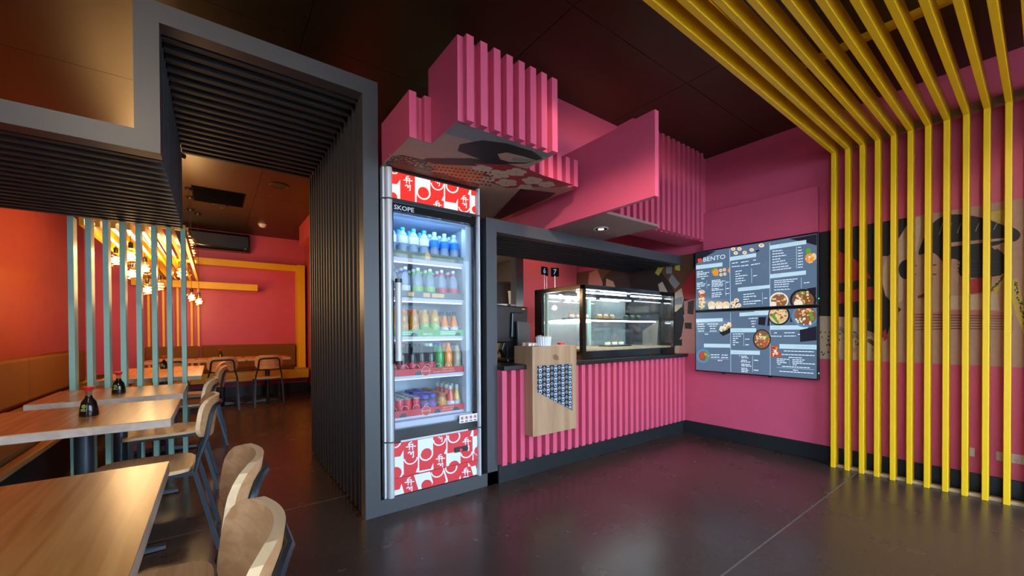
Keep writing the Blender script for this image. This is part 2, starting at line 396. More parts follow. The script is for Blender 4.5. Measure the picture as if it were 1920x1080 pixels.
# ------------------------------------------------------------------ underside print (flat print on the soffit)
for n, c in dict(pr_grey=(.24, .24, .25), pr_black=(.015, .013, .015), pr_peach=(.50, .31, .22), pr_cream=(.60, .46, .32), pr_red=(.42, .03, .035), pr_maroon=(.09, .012, .018), pr_orange=(.60, .19, .06), pr_pink=(.50, .20, .17), pr_brown=(.15, .065, .035), pr_dark=(.045, .030, .026), pr_white=(.62, .60, .56), pr_yellow=(.62, .50, .08), pr_blue=(.05, .09, .25), pr_green=(.06, .22, .09), pr_grey2=(.30, .28, .27)).items(): paint(n, c, .55, .12, 30)
def decal(parent, pxs, m, name='print', off=0.0, **pl):
    pts = [on(x, y, **pl) for x, y in pxs]
    k = list(pl)[0]
    for p in pts:
        if k == 'X': p.x -= off
        elif k == 'Y': p.y -= off
        else: p.z -= off
    return MB().poly(pts).build(name, m, parent)
mu = MB()
up = [(.852, 2.05), (.98, 2.09), (.98, 1.765), (1.626, 1.765), (1.626, 2.09), (2.134, 2.09), (2.134, 3.08), (.852, 3.08)]
MB().poly([(x, y, ZS - .0012) for x, y in [(.852, 2.052), (.98, 2.052), (.98, 1.768), (1.626, 1.768), (1.626, 2.08), (2.134, 2.08), (2.134, 3.09), (.852, 3.09)]]).build('print', 'pr_peach', lo)
dz = dict(Z=ZS)
D = lambda px, m, off=.0018: decal(lo, px, m, off=off, **dz)
D([(856, 229), (893, 240), (1034, 289), (1028, 294), (980, 291), (930, 280), (880, 262), (835, 250)], 'pr_grey')
D([(905, 262), (950, 268), (1000, 283), (1018, 297), (985, 306), (940, 307), (900, 298), (858, 282), (862, 270)], 'pr_black', .0022)
D([(880, 296), (930, 301), (985, 316), (940, 312), (880, 310), (830, 308), (790, 300), (800, 296)], 'pr_black', .0022)
D([(933, 288), (950, 285), (980, 292), (1005, 300), (985, 304), (955, 303), (938, 298)], 'pr_peach', .0026)
D([(960, 295), (985, 296), (1003, 300), (985, 303), (962, 301)], 'pr_grey', .003)
D([(735, 292), (755, 290), (790, 298), (820, 303), (826, 316), (800, 322), (760, 313), (722, 306)], 'pr_dark', .002)
D([(722, 305), (745, 305), (790, 318), (860, 330), (900, 345), (890, 360), (820, 345), (735, 318)], 'pr_brown', .0021)
D([(800, 306), (880, 312), (925, 322), (925, 338), (880, 340), (823, 322)], 'pr_orange', .0024)
D([(890, 306), (950, 308), (990, 316), (1018, 328), (1075, 346), (1050, 350), (990, 350), (950, 352), (915, 340), (905, 322)], 'pr_red', .0026)
for cx, cy, r in ((905, 316, 15), (935, 326, 18), (968, 322, 16), (998, 338, 17), (950, 342, 18), (1025, 345, 14), (985, 350, 13), (915, 336, 12)):
    c = on(cx, cy, **dz); rr = r / 749 * 3.2
    for k in range(5):
        a = 2 * PI * k / 5 + cx
        MB().poly([(c.x + rr * .55 * math.cos(a) + rr * .55 * math.cos(t), c.y + rr * .55 * math.sin(a) + rr * .42 * math.sin(t), ZS - .003 - k * .00005) for t in [2 * PI * i / 10 for i in range(10)]]).build('print', 'pr_cream', lo)
for i in range(15):
    for k in range(5):
        x = 815 + i * 8 + (k % 2) * 4; y = 311 + k * 6 + i * .9
        if 806 + k * 4 < x < 925: D([(x, y - 1.6), (x + 3, y), (x, y + 1.6), (x - 3, y)], 'pr_dark', .0032)
for i in range(150):
    x = random.uniform(728, 822); y = 291 + (x - 728) * .20 + random.uniform(-4, 9)
    c = random.choice(['pr_yellow', 'pr_red', 'pr_blue', 'pr_yellow', 'pr_white', 'pr_green']); D([(x - 1.6, y), (x, y - .9), (x + 1.6, y), (x, y + .9)], c, .0034)
D([(925, 408), (976, 353), (1042, 361), (1030, 370), (938, 410)], 'pr_maroon', .0036)
D([(1000, 354), (1050, 350), (1078, 354), (1030, 371), (1042, 361)], 'pr_pink', .0036)

# ------------------------------------------------------------------ counter
ct = thing('serving_counter', 'pink slatted serving counter with a black top', 'counter', (3.0, 2.8, 0))
MB().box(1.72, XR - .02, 2.49, 3.15, .0, .86).build('body', 'pink', ct)
MB().box(1.72, XR - .02, 2.478, 2.49, 0, .14).build('kickboard', 'skirting', ct)
MB().box(1.72, 4.255, 2.40, 3.2, .86, .895).build('countertop', 'black', ct, bevel=.003)
slats(ct, [1.765 + .0853 * k for k in range(30)], .043, 2.43, 2.49, .145, .86)

# wooden podium wrapped over the counter edge
pd = thing('wooden_podium', 'timber podium box hung on the counter with a black and white patterned panel', 'podium', (2.17, 2.43, .9))
MB().box(1.933, 2.407, 2.33, 2.428, .348, 1.036).build('front_board', 'podium_wood', pd, bevel=.002)
MB().box(1.933, 2.407, 2.428, 2.56, .896, 1.036).build('top_block', 'podium_wood', pd, bevel=.002)
wood('knot', (.30, .15, .07), (.18, .08, .035), axis=2)
yq = dict(Y=2.33)
lab(decal(pd, [(1036, 666), (1042, 664), (1047, 668), (1048, 674), (1043, 676), (1037, 673)], 'knot', 'knot', .0006, **yq), 'dark knot in the timber')
lab(decal(pd, [(1007, 686), (1072, 682), (1073, 770), (1007, 735)], 'black', 'pattern_panel', .0008, **yq), 'black and pale blue repeating pattern')
mat('pale_blue', (.50, .64, .78), .5)
c4 = [on(x, y, Y=2.33) for x, y in ((1007, 735), (1073, 770), (1072, 682), (1007, 686))]; conv = [(p.x, p.z) for p in c4]
pat = MB()
def pp(poly):
    q = clip(poly, conv)
    if len(q) > 2: pat.poly([(x, 2.33 - .0014, z) for x, z in q])
ux, uz = .040, .066
for i in range(-1, 14):
    for k in range(-2, 14):
        x = 1.97 + i * ux; z = .56 + k * uz * .62 + (.0 if i % 2 else uz * .31)
        ring = lambda cx, cz, r0, r1, a0, a1, n=14: [pp([(cx + r0 * math.cos(a), cz + r0 * math.sin(a)), (cx + r1 * math.cos(a), cz + r1 * math.sin(a)), (cx + r1 * math.cos(b), cz + r1 * math.sin(b)), (cx + r0 * math.cos(b), cz + r0 * math.sin(b))]) for a, b in [(a0 + (a1 - a0) * j / n, a0 + (a1 - a0) * (j + 1) / n) for j in range(n)]]
        if i % 2:
            pp([(x - .015, z + .006), (x + .015, z + .006), (x + .015, z + .022), (x + .008, z + .019), (x - .008, z + .019), (x - .015, z + .022)])
            ring(x, z, .0085, .0145, 0, 2 * PI)
        else:
            ring(x, z, .012, .0155, PI, 2 * PI, 8); pp([(x - .002, z - .006), (x + .002, z - .006), (x + .002, z + .010), (x - .002, z + .010)]); pp([(x - .008, z + .002), (x + .008, z + .002), (x + .008, z + .005), (x - .008, z + .005)])
stuff(pat.build('pattern_print', 'pale_blue', pd))

# ------------------------------------------------------------------ yellow slat screen on the mural wall
ysr = thing('yellow_slat_canopy', 'yellow timber slat screen bending up the mural wall into overhead beams', 'slat screen', (4.19, .5, 0))
YB_ = .0025
mv = MB().box(4.14, 4.24, -.030, 0, 0.0, 2.72).mesh('slat', 'yellow'); mh = MB().box(1.25, 4.14, -.030, 0, 2.62, 2.72).mesh('beam', 'yellow')
for k in range(15):
    y = 1.082 - .0915 * k
    put(mv, 'slat', ysr, (0, y, 0), bevel=YB_); put(mh, 'beam', ysr, (0, y, 0), bevel=YB_)
for x in (2.83, 1.4): MB().box(x, x + .035, -.25, 1.10, 2.72, 2.755).build('cross_rail', 'yellow', ysr)
lab(MB().box(4.18, 4.225, -.25, 1.05, 0, .022).build('floor_rail', 'pale_timber', ysr), 'bare timber rail on the floor')
lab(MB().box(4.24, 4.30, -.25, 1.05, 2.665, 2.72).build('wall_rail', 'pale_timber', ysr), 'bare timber rail on the wall')

# ------------------------------------------------------------------ teal screen at the dining portal
ts = thing('teal_slat_screen', 'row of eight slim teal slats standing behind the dining tables', 'slat screen', (-.5, 4.25, 0))
mt = MB().box(0, .030, 4.19, 4.29, 0.0, 1.996).mesh('slat', 'teal')
for k in range(8): put(mt, 'slat', ts, (-.833 + .0893 * k, 0.002, 0))
# ------------------------------------------------------------------ drinks fridge
fr = thing('drinks_fridge', 'upright glass door drinks fridge with red and white patterned panels', 'fridge', (1.21, 2.8, .095))
FX0, FX1, FY, FZ0, FZ1 = .872, 1.57, 2.50, .095, 2.19
MB().box(FX0, FX0 + .03, FY + .03, 3.10, FZ0, FZ1).build('side_panel', 'black', fr)
MB().box(FX1 - .025, FX1, FY + .03, 3.10, FZ0, FZ1).build('side_panel', 'black', fr)
MB().box(FX0, FX1, FY + .03, 3.10, FZ1 - .02, FZ1).build('top_panel', 'black', fr)
MB().box(FX0, FX1, 3.08, 3.12, FZ0, FZ1).build('back_panel', 'black', fr)
MB().box(.905, 1.54, FY + .01, 3.08, 1.935, 2.17).build('header_box', 'black', fr)
MB().box(.905, 1.54, FY + .01, 3.08, FZ0, .515).build('base_box', 'black', fr)
ln = MB().box(.902, .912, FY + .05, 3.08, .515, 1.935).box(1.525, 1.545, FY + .05, 3.08, .515, 1.935).box(.902, 1.545, 3.06, 3.08, .515, 1.935).box(.902, 1.545, FY + .05, 3.08, .505, .53).box(.902, 1.545, FY + .05, 3.08, 1.925, 1.94).build('liner', 'fridge_white', fr)
def column(x0, x1, y, z0, z1, name):
    n = 10; cx = (x0 + x1) / 2; r = (x1 - x0) / 2
    poly = [(cx - r * math.cos(PI * i / n), y - .028 * math.sin(PI * i / n)) for i in range(n + 1)] + [(x1, y + .04), (x0, y + .04)]
    return MB().prism(poly, 'z', z0, z1).build(name, 'silver', fr, smooth=True)
for z0, z1 in ((.098, .447), (.457, 1.990), (2.000, 2.192)):
    column(.872, .918, FY, z0, z1, 'door_column'); column(1.541, 1.570, FY, z0, z1, 'hinge_column')
    MB().box(.856, .868, FY - .005, FY + .05, z0, z1).build('edge_trim', 'silver', fr)
for z in (.447, 1.990): MB().box(.868, 1.57, FY - .01, FY + .04, z, z + .010).build('gap_seal', 'black', fr)
# header sign, backlit
emis('sign_red', (.80, .035, .03), 1.15); emis('sign_white', (.78, .76, .74), 1.1)
mat('print_red', (.70, .035, .045), .4); mat('print_white', (.74, .80, .86), .4)
sg = MB().box(.907, 1.538, FY, FY + .012, 2.008, 2.178).build('sign_panel', 'sign_red', fr)
MB().box(.905, 1.54, FY - .006, FY + .012, 2.178, 2.190).build('sign_frame', 'black', fr); MB().box(.905, 1.54, FY - .006, FY + .012, 2.0, 2.008).build('sign_frame', 'black', fr)
class Pat:
    """flat print traced from one close-up of the photograph on to a panel plane"""
    def __init__(s, ox, oy, sc, y, white, red, parent, box):
        s.o = (ox, oy, sc); s.y = y; s.w = MB(); s.r = MB(); s.mw = white; s.mr = red; s.p = parent
        x0, x1, z0, z1 = box; s.cv = [(x0, z0), (x1, z0), (x1, z1), (x0, z1)]; s.k = 0
    def add(s, mb, pts, lift=0):
        P = [on(s.o[0] + x / s.o[2], s.o[1] + y / s.o[2], Y=s.y) for x, y in pts]
        q = clip([(p.x, p.z) for p in P], s.cv)
        if len(q) > 2: mb.poly([(x, s.y - .0008 - lift - s.k * 1e-6, z) for x, z in q]); s.k += 1
    def white(s, pts, l=0): s.add(s.w, pts, l)
    def red(s, pts, l=.0004): s.add(s.r, pts, l)
    def ring(s, cx, cy, r, t, a0, a1, n=20, sh=0):
        for i in range(n):
            a = math.radians(a0 + (a1 - a0) * i / n); b = math.radians(a0 + (a1 - a0) * (i + 1) / n)
            P = lambda q, R: (cx + R * math.cos(q), cy + R * math.sin(q) + sh * R * math.cos(q))
            s.white([P(a, r), P(a, r + t), P(b, r + t), P(b, r)], .0002)
    def disc(s, cx, cy, r, sh=0):
        s.red([(cx + r * math.cos(t), cy + r * math.sin(t) + sh * r * math.cos(t)) for t in [2 * PI * i / 24 for i in range(24)]])
    def stroke(s, a, b, w):
        d = Vector((b[0] - a[0], b[1] - a[1])); n = Vector((-d.y, d.x)).normalized() * w / 2
        s.white([(a[0] + n.x, a[1] + n.y), (b[0] + n.x, b[1] + n.y), (b[0] - n.x, b[1] - n.y), (a[0] - n.x, a[1] - n.y)], .0006)
    def glyph(s, cx, cy, k=1.0, sh=.1):
        for a, b in (((-75, -45), (80, -45)), ((-15, -75), (-22, 5)), ((28, -80), (28, 15)), ((-40, -62), (-20, -105)), ((-20, -105), (20, -118)), ((-30, -80), (40, -78)), ((-45, 55), (-15, 28)), ((-15, 28), (0, 60)), ((0, 60), (42, 30)), ((42, 30), (38, 125)), ((38, 125), (22, 118)), ((-10, 70), (20, 72))):
            f = lambda p: (cx + p[0] * k, cy + p[1] * k + sh * p[0] * k)
            s.stroke(f(a), f(b), 16 * k)
    def done(s):
        stuff(s.w.build('print', s.mw, s.p))
        if s.r.v: stuff(s.r.build('print', s.mr, s.p))
p = Pat(710, 300, 9.0, FY, 'sign_white', 'sign_red', sg, (.908, 1.537, 2.009, 2.177))
p.white([(200, 398), (310, 408), (362, 330), (362, 665), (200, 640)]); p.disc(232, 625, 82, .1)
p.ring(262, 165, 52, 22, 20, 165, sh=.1)
p.white([(610, 200), (870, 250), (870, 570), (640, 530), (638, 715), (612, 708)]); p.disc(755, 548, 92, .15); p.ring(755, 550, 95, 26, -30, 190, sh=.15)
p.ring(988, 400, 92, 20, 0, 180, sh=.18)
p.white([(1098, 330), (1122, 335), (1118, 830), (1098, 820)]); p.white([(1060, 682), (1100, 596), (1100, 692)])
p.ring(1238, 450, 85, 24, -45, 200, sh=.18)
p.white([(1100, 695), (1302, 730), (1335, 650), (1335, 880), (1100, 830)])
p.ring(1440, 790, 80, 18, 10, 170, sh=.15); p.white([(1533, 440), (1560, 450), (1555, 905), (1535, 900)]); p.white([(1502, 580), (1535, 500), (1535, 592)])
p.white([(1560, 592), (1660, 610), (1660, 960), (1560, 940)]); p.disc(1632, 840, 62, .15)
p.glyph(490, 390, 1.0); p.glyph(990, 800, .95); p.glyph(1445, 700, .85, .15); p.glyph(990, 330, .85)
p.done()
# door
dr = MB().box(.918, 1.541, FY - .004, FY + .03, 1.932, 1.990).build('door_head', 'black_gloss', fr)
text('SKOPE', .040, (.928, FY - .0055, 1.938), (1, 0, 0), (0, 0, 1), 'silver', 'lettering', dr, sx=1.15, bold=.0006)
MB().box(.918, 1.541, FY - .004, FY + .03, .457, .522).build('door_foot', 'black_gloss', fr)
MB().box(.918, 1.50, FY - .008, FY - .004, 1.978, 1.988).build('door_lip', 'steel_blue', fr)
MB().box(.96, 1.46, FY - .012, FY - .004, .440, .452).build('finger_lip', 'silver', fr)
MB().box(.918, .926, FY, FY + .03, .522, 1.932).build('door_stile', 'black_gloss', fr)
MB().box(1.522, 1.541, FY, FY + .03, .522, 1.932).build('door_stile', 'black_gloss', fr)
MB().box(.926, 1.522, FY + .004, FY + .008, .522, 1.932).build('door_pane', 'pane_fridge', fr)
MB().box(.926, 1.522, FY + .035, FY + .09, .522, .56).build('sill', 'shelf_lav', fr)
MB().box(1.49, 1.525, FY + .06, FY + .12, .53, 1.93).build('inner_post', 'fridge_white', fr)
h = MB().tube([(.936, FY - .052, .965), (.936, FY - .052, 1.467)], .021, 14).build('handle', 'silver', fr, smooth=True)
for z in (.945, 1.462): MB().lathe([(.0225, z), (.0225, z + .025)], 14, (.936, FY - .052, 0)).build('end_cap', 'black', h)
for z in (1.0, 1.43): MB().box(.928, .944, FY - .04, FY, z, z + .03).build('bracket', 'black', h)
# notices and lower panels
nt_ = lab(MB().box(1.393, 1.546, FY - .0062, FY - .0045, .500, .556).build('notice_sticker', 'white', fr), 'white sticker with four red prohibition symbols')
for i in range(4):
    cx = 1.415 + i * .036
    ring = MB()
    for k in range(16):
        a, b = 2 * PI * k / 16, 2 * PI * (k + 1) / 16
        ring.poly([(cx + r * math.cos(t), FY - .0068, .534 + r * math.sin(t)) for r, t in ((.011, a), (.014, a), (.014, b), (.011, b))])
    ring.poly([(cx - .009, FY - .0068, .541), (cx - .007, FY - .0068, .543), (cx + .009, FY - .0068, .527), (cx + .007, FY - .0068, .525)])
    stuff(ring.build('symbol', 'print_red', nt_))
    MB().box(cx - .006, cx + .006, FY - .0066, FY - .0063, .527, .541).build('symbol', 'black', nt_)
    MB().box(cx - .012, cx + .012, FY - .0066, FY - .0063, .506, .513).build('symbol', 'black', nt_)
l1 = MB().box(.920, 1.541, FY - .004, FY + .01, .213, .436).build('lower_panel', 'print_red', fr)
l2 = MB().box(.920, 1.541, FY + .004, FY + .02, .099, .207).build('kick_panel', 'print_red', fr)
p = Pat(715, 800, 7.716, FY - .004, 'print_white', 'print_red', l1, (.921, 1.540, .214, .435))
p.ring(205, 230, 60, 22, 10, 170, sh=-.2)
p.white([(180, 442), (275, 428), (320, 338), (325, 690), (180, 720)]); p.disc(205, 670, 88, -.15); p.ring(205, 670, 88, 22, -20, 90, sh=-.15)
p.glyph(425, 330, .95, -.12); p.ring(425, 445, 85, 18, 5, 175, sh=-.15)
p.white([(525, 150), (748, 110), (748, 360), (548, 400), (548, 660), (496, 660), (528, 580)]); p.disc(650, 390, 78, -.2); p.ring(648, 392, 80, 22, -25, 190, sh=-.15)
p.white([(548, 640), (715, 608), (750, 525), (755, 650), (540, 700)])
p.ring(840, 180, 78, 18, 0, 180, sh=-.15); p.glyph(850, 125, .7); p.glyph(852, 500, .85, -.12)
p.white([(938, 60), (955, 60), (955, 400), (905, 390), (938, 310)]); p.ring(1050, 145, 72, 20, -40, 200, sh=-.15)
p.white([(938, 392), (1145, 352), (1145, 530), (938, 590)]); p.disc(1050, 570, 78, -.2)
p.glyph(1232, 250, .8, -.12); p.ring(1232, 365, 72, 18, 5, 175, sh=-.15); p.white([(1315, 40), (1332, 40), (1332, 500), (1318, 505), (1318, 140), (1282, 140)])
p.white([(1332, 142), (1420, 125), (1420, 480), (1332, 320)]); p.disc(1405, 340, 62, -.2); p.ring(1405, 340, 60, 16, 90, 240)
p.done()
p = Pat(715, 800, 7.716, FY + .004, 'print_white', 'print_red', l2, (.921, 1.540, .100, .206))
p.glyph(405, 840, .9, -.12); p.white([(180, 925), (265, 905), (292, 825), (330, 960), (180, 1010)])
p.white([(470, 700), (705, 650), (748, 800), (720, 880), (540, 920)]); p.disc(655, 845, 78, -.15); p.ring(810, 640, 78, 18, 5, 175, sh=-.15)
p.white([(890, 600), (905, 600), (960, 770), (960, 810), (915, 815), (935, 780)]); p.ring(1010, 590, 70, 20, -10, 190, sh=-.15)
p.white([(1120, 760), (1142, 705), (1150, 755)]); p.glyph(1225, 690, .8, -.12)
p.white([(1255, 520), (1300, 580), (1360, 560), (1400, 680), (1330, 705), (1290, 570), (1252, 578)])
p.done()
cp = lab(MB().box(1.352, 1.457, FY - .010, FY - .004, .298, .334).build('control_panel', 'black_gloss', fr), 'black control panel with red display')
emis('led_red', (1, .02, .05), 2.0); MB().box(1.395, 1.412, FY - .0108, FY - .010, .303, .318).build('display', 'led_red', cp)
# shelves, price strips, lights
SHZ = [1.655, 1.387, 1.120, .853, .575]
SY0, SY1 = 2.60, 3.05
emis('fridge_led', (.66, .84, 1.0), 1.8)
mat('strip_olive', (.19, .24, .17), .5); mat('strip_dark', (.10, .12, .13), .5); mat('strip_green', (.09, .42, .12), .5); mat('strip_red', (.55, .025, .04), .45); mat('gold_print', (.75, .48, .20), .5); mat('tag_dark', (.03, .04, .06), .5); mat('ink', (.02, .03, .03), .6)
scol = ['strip_olive', 'strip_dark', 'strip_green', 'strip_red', 'strip_red']
for i, z in enumerate(SHZ):
    s = MB().box(.915, 1.515, SY0, SY1, z - .022, z).build('shelf', 'shelf_lav', fr)
    st = MB().box(.918, 1.512, SY0 - .006, SY0 - .002, z + .001, z + .046).build('price_strip', scol[i], s)
    yy = SY0 - .0068
    MB().box(.93, 1.50, SY0 + .03, SY0 + .042, z - .030, z - .0225).build('led_strip', 'fridge_led', s)
    if i == 0:
        text('100%', .030, (1.10, yy, z + .010), (1, 0, 0), (0, 0, 1), 'ink', 'lettering', st); text('RECYCLED', .030, (1.24, yy, z + .010), (1, 0, 0), (0, 0, 1), 'ink', 'lettering', st, sx=1.05)
        MB().prism([(1.185, z + .002), (1.222, z + .002), (1.222, z + .038), (1.208, z + .055), (1.208, z + .062), (1.199, z + .062), (1.199, z + .055), (1.185, z + .038)], 'y', yy - .001, yy).build('bottle_cutout', 'gold_print', st)
    if i == 1:
        for a, b in ((1.06, 1.10), (1.17, 1.22), (1.235, 1.33)): MB().box(a, b, yy - .0005, yy, z + .008, z + .036).build('print_block', 'gold_print', st)
    if i == 2:
        MB().prism([(1.15, z + .008), (1.165, z + .066), (1.215, z + .07), (1.262, z + .025), (1.24, z + .006)], 'y', yy - .001, yy).build('leaf_cutout', mat('leaf_green', (.14, .36, .05), .5), st)
        text('fuze tea', .022, (1.165, yy - .002, z + .012), (1, 0, 0), (0, 0, 1), 'print_white', 'lettering', st)
        for k in range(2):
            for a in (.97, 1.30): MB().box(a, a + .12, yy - .0004, yy, z + .014 + k * .014, z + .020 + k * .014).build('print_line', 'print_white', st)
    if i >= 3:
        rg = MB().prism([(1.185 + .034 * math.cos(2 * PI * k / 20), z + .026 + .034 * math.sin(2 * PI * k / 20)) for k in range(20)], 'y', yy - .001, yy).build('badge', 'gold_print', st)
        MB().prism([(1.185 + .031 * math.cos(2 * PI * k / 20), z + .026 + .031 * math.sin(2 * PI * k / 20)) for k in range(20)], 'y', yy - .0016, yy - .001).build('badge_face', 'strip_red', rg)
        text('Coca-Cola', .014, (1.185, yy - .002, z + .022), (1, 0, 0), (0, 0, 1), 'print_white', 'lettering', rg, align='CENTER')
        text('GREAT TASTE', .015, (1.31, yy, z + .027), (1, 0, 0), (0, 0, 1), 'gold_print', 'lettering', st); text('CLASSIC REFRESHMENT', .015, (1.24, yy, z + .010), (1, 0, 0), (0, 0, 1), 'gold_print', 'lettering', st, sx=1.1)
    for tx in ((.955, 1.44), (), (1.10, 1.44), (1.13,), (1.02, 1.27, 1.42))[i]:
        MB().prism([(tx + .026 * math.cos(t), z + .001 + .026 * math.sin(t)) for t in [PI * k / 10 for k in range(11)]], 'y', yy - .0012, yy - .0002).build('price_tag', 'tag_dark', st)
    if i >= 2:
        for k in range(7):
            x = .955 + k * .083
            MB().tube([(x + .026 * math.cos(t), SY0 + .012, z + .046 + .026 * math.sin(t)) for t in [PI * j / 8 for j in range(9)]], .0016, 5).build('wire_guard', 'silver', s)
l = bpy.data.lights.new('fridge_lamp', 'AREA'); l.shape = 'RECTANGLE'; l.size = .5; l.size_y = .06; l.energy = 1.6; l.color = (.45, .70, 1.0)
o = bpy.data.objects.new('fridge_lamp', l); COL.objects.link(o); o.parent = fr; o.matrix_parent_inverse = Matrix.Translation(-fr.location); o.location = (1.21, 2.60, 1.92); o.rotation_euler = (math.radians(20), 0, 0)

# bottles: body / cap / label
def liquid(name, col, a=.55, rough=.1):
    m = mat(name, col, rough, spec=.6); b = m.node_tree.nodes['Principled BSDF']; b.inputs['Alpha'].default_value = a; return m
liquid('water', (.55, .74, .95), .38); liquid('tea', (.62, .30, .06), .9); liquid('cola', (.014, .012, .016), 1.0); liquid('lime_pet', (.02, .36, .05), .95); liquid('fanta', (.90, .26, .01), 1.0); liquid('lemonade', (.42, .38, .26), .9); liquid('red_drink', (.75, .06, .03), 1); liquid('yellow_drink', (.80, .52, .12), 1); liquid('lemon_tea', (.70, .42, .06), .92); liquid('neck', (.10, .10, .10), .45)
for n, c in dict(cap_blue=(.02, .30, .80), cap_cyan=(.35, .62, .78), cap_navy=(.01, .04, .36), cap_green=(.10, .55, .06), cap_red=(.60, .02, .09), cap_orange=(.80, .20, .02), cap_grey=(.55, .62, .58), cap_black=(.012, .012, .014), cap_purple=(.10, .06, .46), cap_rust=(.42, .10, .04), cap_tan=(.62, .30, .06), lbl_white=(.75, .82, .92), lbl_blue=(.02, .20, .72), lbl_red=(.60, .02, .05), lbl_green=(.25, .55, .10), lbl_orange=(.70, .30, .03), can_top=(.30, .31, .33), lbl_violet=(.25, .10, .45)).items(): mat(n, c, .35)
PROF = dict(
    water=[(.028, 0), (.032, .006), (.031, .05), (.033, .06), (.030, .10), (.033, .11), (.033, .150), (.026, .175), (.014, .192), (.0135, .196)],
    sport=[(.032, 0), (.036, .006), (.036, .09), (.033, .10), (.036, .115), (.034, .140), (.024, .165), (.015, .178), (.0145, .180)],
    juice=[(.030, 0), (.034, .006), (.034, .10), (.030, .11), (.033, .125), (.026, .155), (.018, .168), (.018, .170)],
    cola=[(.027, 0), (.031, .006), (.032, .04), (.028, .075), (.033, .115), (.026, .155), (.014, .190), (.0135, .198)],
    can=[(.024, 0), (.029, .008), (.029, .100), (.026, .112), (.025, .114)],
    wide=[(.030, 0), (.033, .006), (.033, .09), (.029, .10), (.027, .105)],
    glassb=[(.027, 0), (.029, .004), (.029, .07), (.024, .10), (.013, .135), (.0125, .160)])
CAPD = dict(water=(.0155, .194, .216), sport=(.017, .178, .215), juice=(.020, .168, .190), cola=(.0155, .196, .216), can=None, wide=(.030, .103, .130), glassb=(.0145, .150, .180))
LBLD = dict(water=(.0338, .105, .155), sport=(.0368, .035, .085), juice=(.0348, .035, .090), cola=(.0335, .045, .085), can=(.0295, .02, .085), wide=(.0338, .03, .08), glassb=(.0298, .02, .065))
protos = {}
def bottle(kind, body, cap, lblm, loc, label, group):
    key = (kind, body, cap, lblm)
    if key not in protos:
        r = thing('drink_bottle' if kind != 'can' else 'drink_can', label, 'bottle' if kind != 'can' else 'can', loc, 0, group)
        MB().lathe(PROF[kind], 14).build('body', body, r, smooth=True, local=True)
        if CAPD[kind]:
            cr, c0, c1 = CAPD[kind]; pr_ = [(cr, c0), (cr, c1 - .002), (cr * .85, c1)]
            if kind == 'sport': pr_ = [(cr, c0), (cr, c0 + .016), (cr * .7, c0 + .020), (cr * .6, c1 - .004), (cr * .75, c1 - .003), (cr * .75, c1)]
            MB().lathe(pr_, 12).build('cap', cap, r, smooth=True, local=True)
            if kind == 'sport': MB().lathe([(cr * .8, c0 + .018), (cr * .8, c1 + .001), (cr * .5, c1 + .003)], 10).build('spout', 'lbl_white', r, smooth=True, local=True)
        else:
            MB().lathe([(.0264, .111), (.0264, .1195), (.0245, .1195), (.0238, .1155)], 14).build('lid', cap, r, smooth=True, local=True)
        a, b, c = LBLD[kind]
        if lblm: MB().lathe([(a, b), (a, c)], 14).build('label_band', lblm, r, smooth=True, local=True)
        protos[key] = r
    else: dup(protos[key], loc)
R3 = (2.655, 2.735, 2.815)
for k in range(7):
    for j, y in enumerate(R3):
        x = .968 + .0795 * k
        if k < 4: bottle('water', 'water', 'cap_blue', 'lbl_white', (x, y, SHZ[0]), 'clear water bottle with bright blue cap on the top fridge shelf', 'blue capped water bottles')
        else: bottle('water', 'water', 'cap_cyan', 'lbl_blue', (x, y, SHZ[0]), 'clear water bottle with pale cyan cap and blue label on the top fridge shelf', 'pale capped water bottles')
for k in range(6):
    for j, y in enumerate(R3[:3]):
        x = .972 + .0925 * k; c, lm, nm = (('cap_navy', 'lbl_white', 'navy blue'), ('cap_green', 'lbl_green', 'green'), ('cap_red', 'lbl_red', 'red'))[k // 2]
        bottle('sport', 'water', c, lm, (x, y, SHZ[1]), 'clear sports water bottle with %s pop-up cap on the second fridge shelf' % nm, '%s capped sports bottles' % nm)
for k in range(7):
    for j, y in enumerate(R3[:2]):
        x = .968 + .079 * k
        if k < 3: bottle('juice', 'tea', 'cap_orange', 'lbl_orange', (x, y, SHZ[2]), 'amber iced tea bottle with orange cap on the middle fridge shelf', 'orange capped tea bottles')
        elif k < 5: bottle('juice', 'lemon_tea', 'cap_tan', 'lbl_green', (x, y, SHZ[2]), 'golden lemon tea bottle with tan cap on the middle fridge shelf', 'tan capped tea bottles')
        else: bottle('glassb', 'fanta', 'cap_black', 'lbl_white', (x, y, SHZ[2]), 'small orange juice bottle with black cap on the middle fridge shelf', 'black capped juice bottles')
for k in range(8):
    for j, y in enumerate((2.652, 2.724, 2.796)):
        x = .962 + .0715 * k
        if k < 2: a = ('cola', 'cola', 'cap_red', 'lbl_red', 'dark cola bottle with red cap and red label on the fourth fridge shelf', 'red capped cola bottles')
        elif k < 5: a = ('cola', 'cola', 'cap_black' if k < 4 else 'cap_grey', 'lbl_red', 'dark cola bottle with %s cap on the fourth fridge shelf' % ('black' if k < 4 else 'grey'), 'dark cola bottles')
        elif k == 5: a = ('cola', 'lime_pet', 'cap_navy', None, 'bright green lemonade bottle with navy cap', 'green lemonade bottles')
        elif k == 6: a = ('cola', 'fanta', 'cap_orange', None, 'bright orange soft drink bottle with orange cap', 'orange soft drink bottles')
        else: a = ('cola', 'lemonade', 'cap_black', None, 'cloudy grey drink bottle with black cap', 'cloudy drink bottles')
        bottle(a[0], a[1], a[2], a[3], (x, y, SHZ[3]), a[4], a[5])
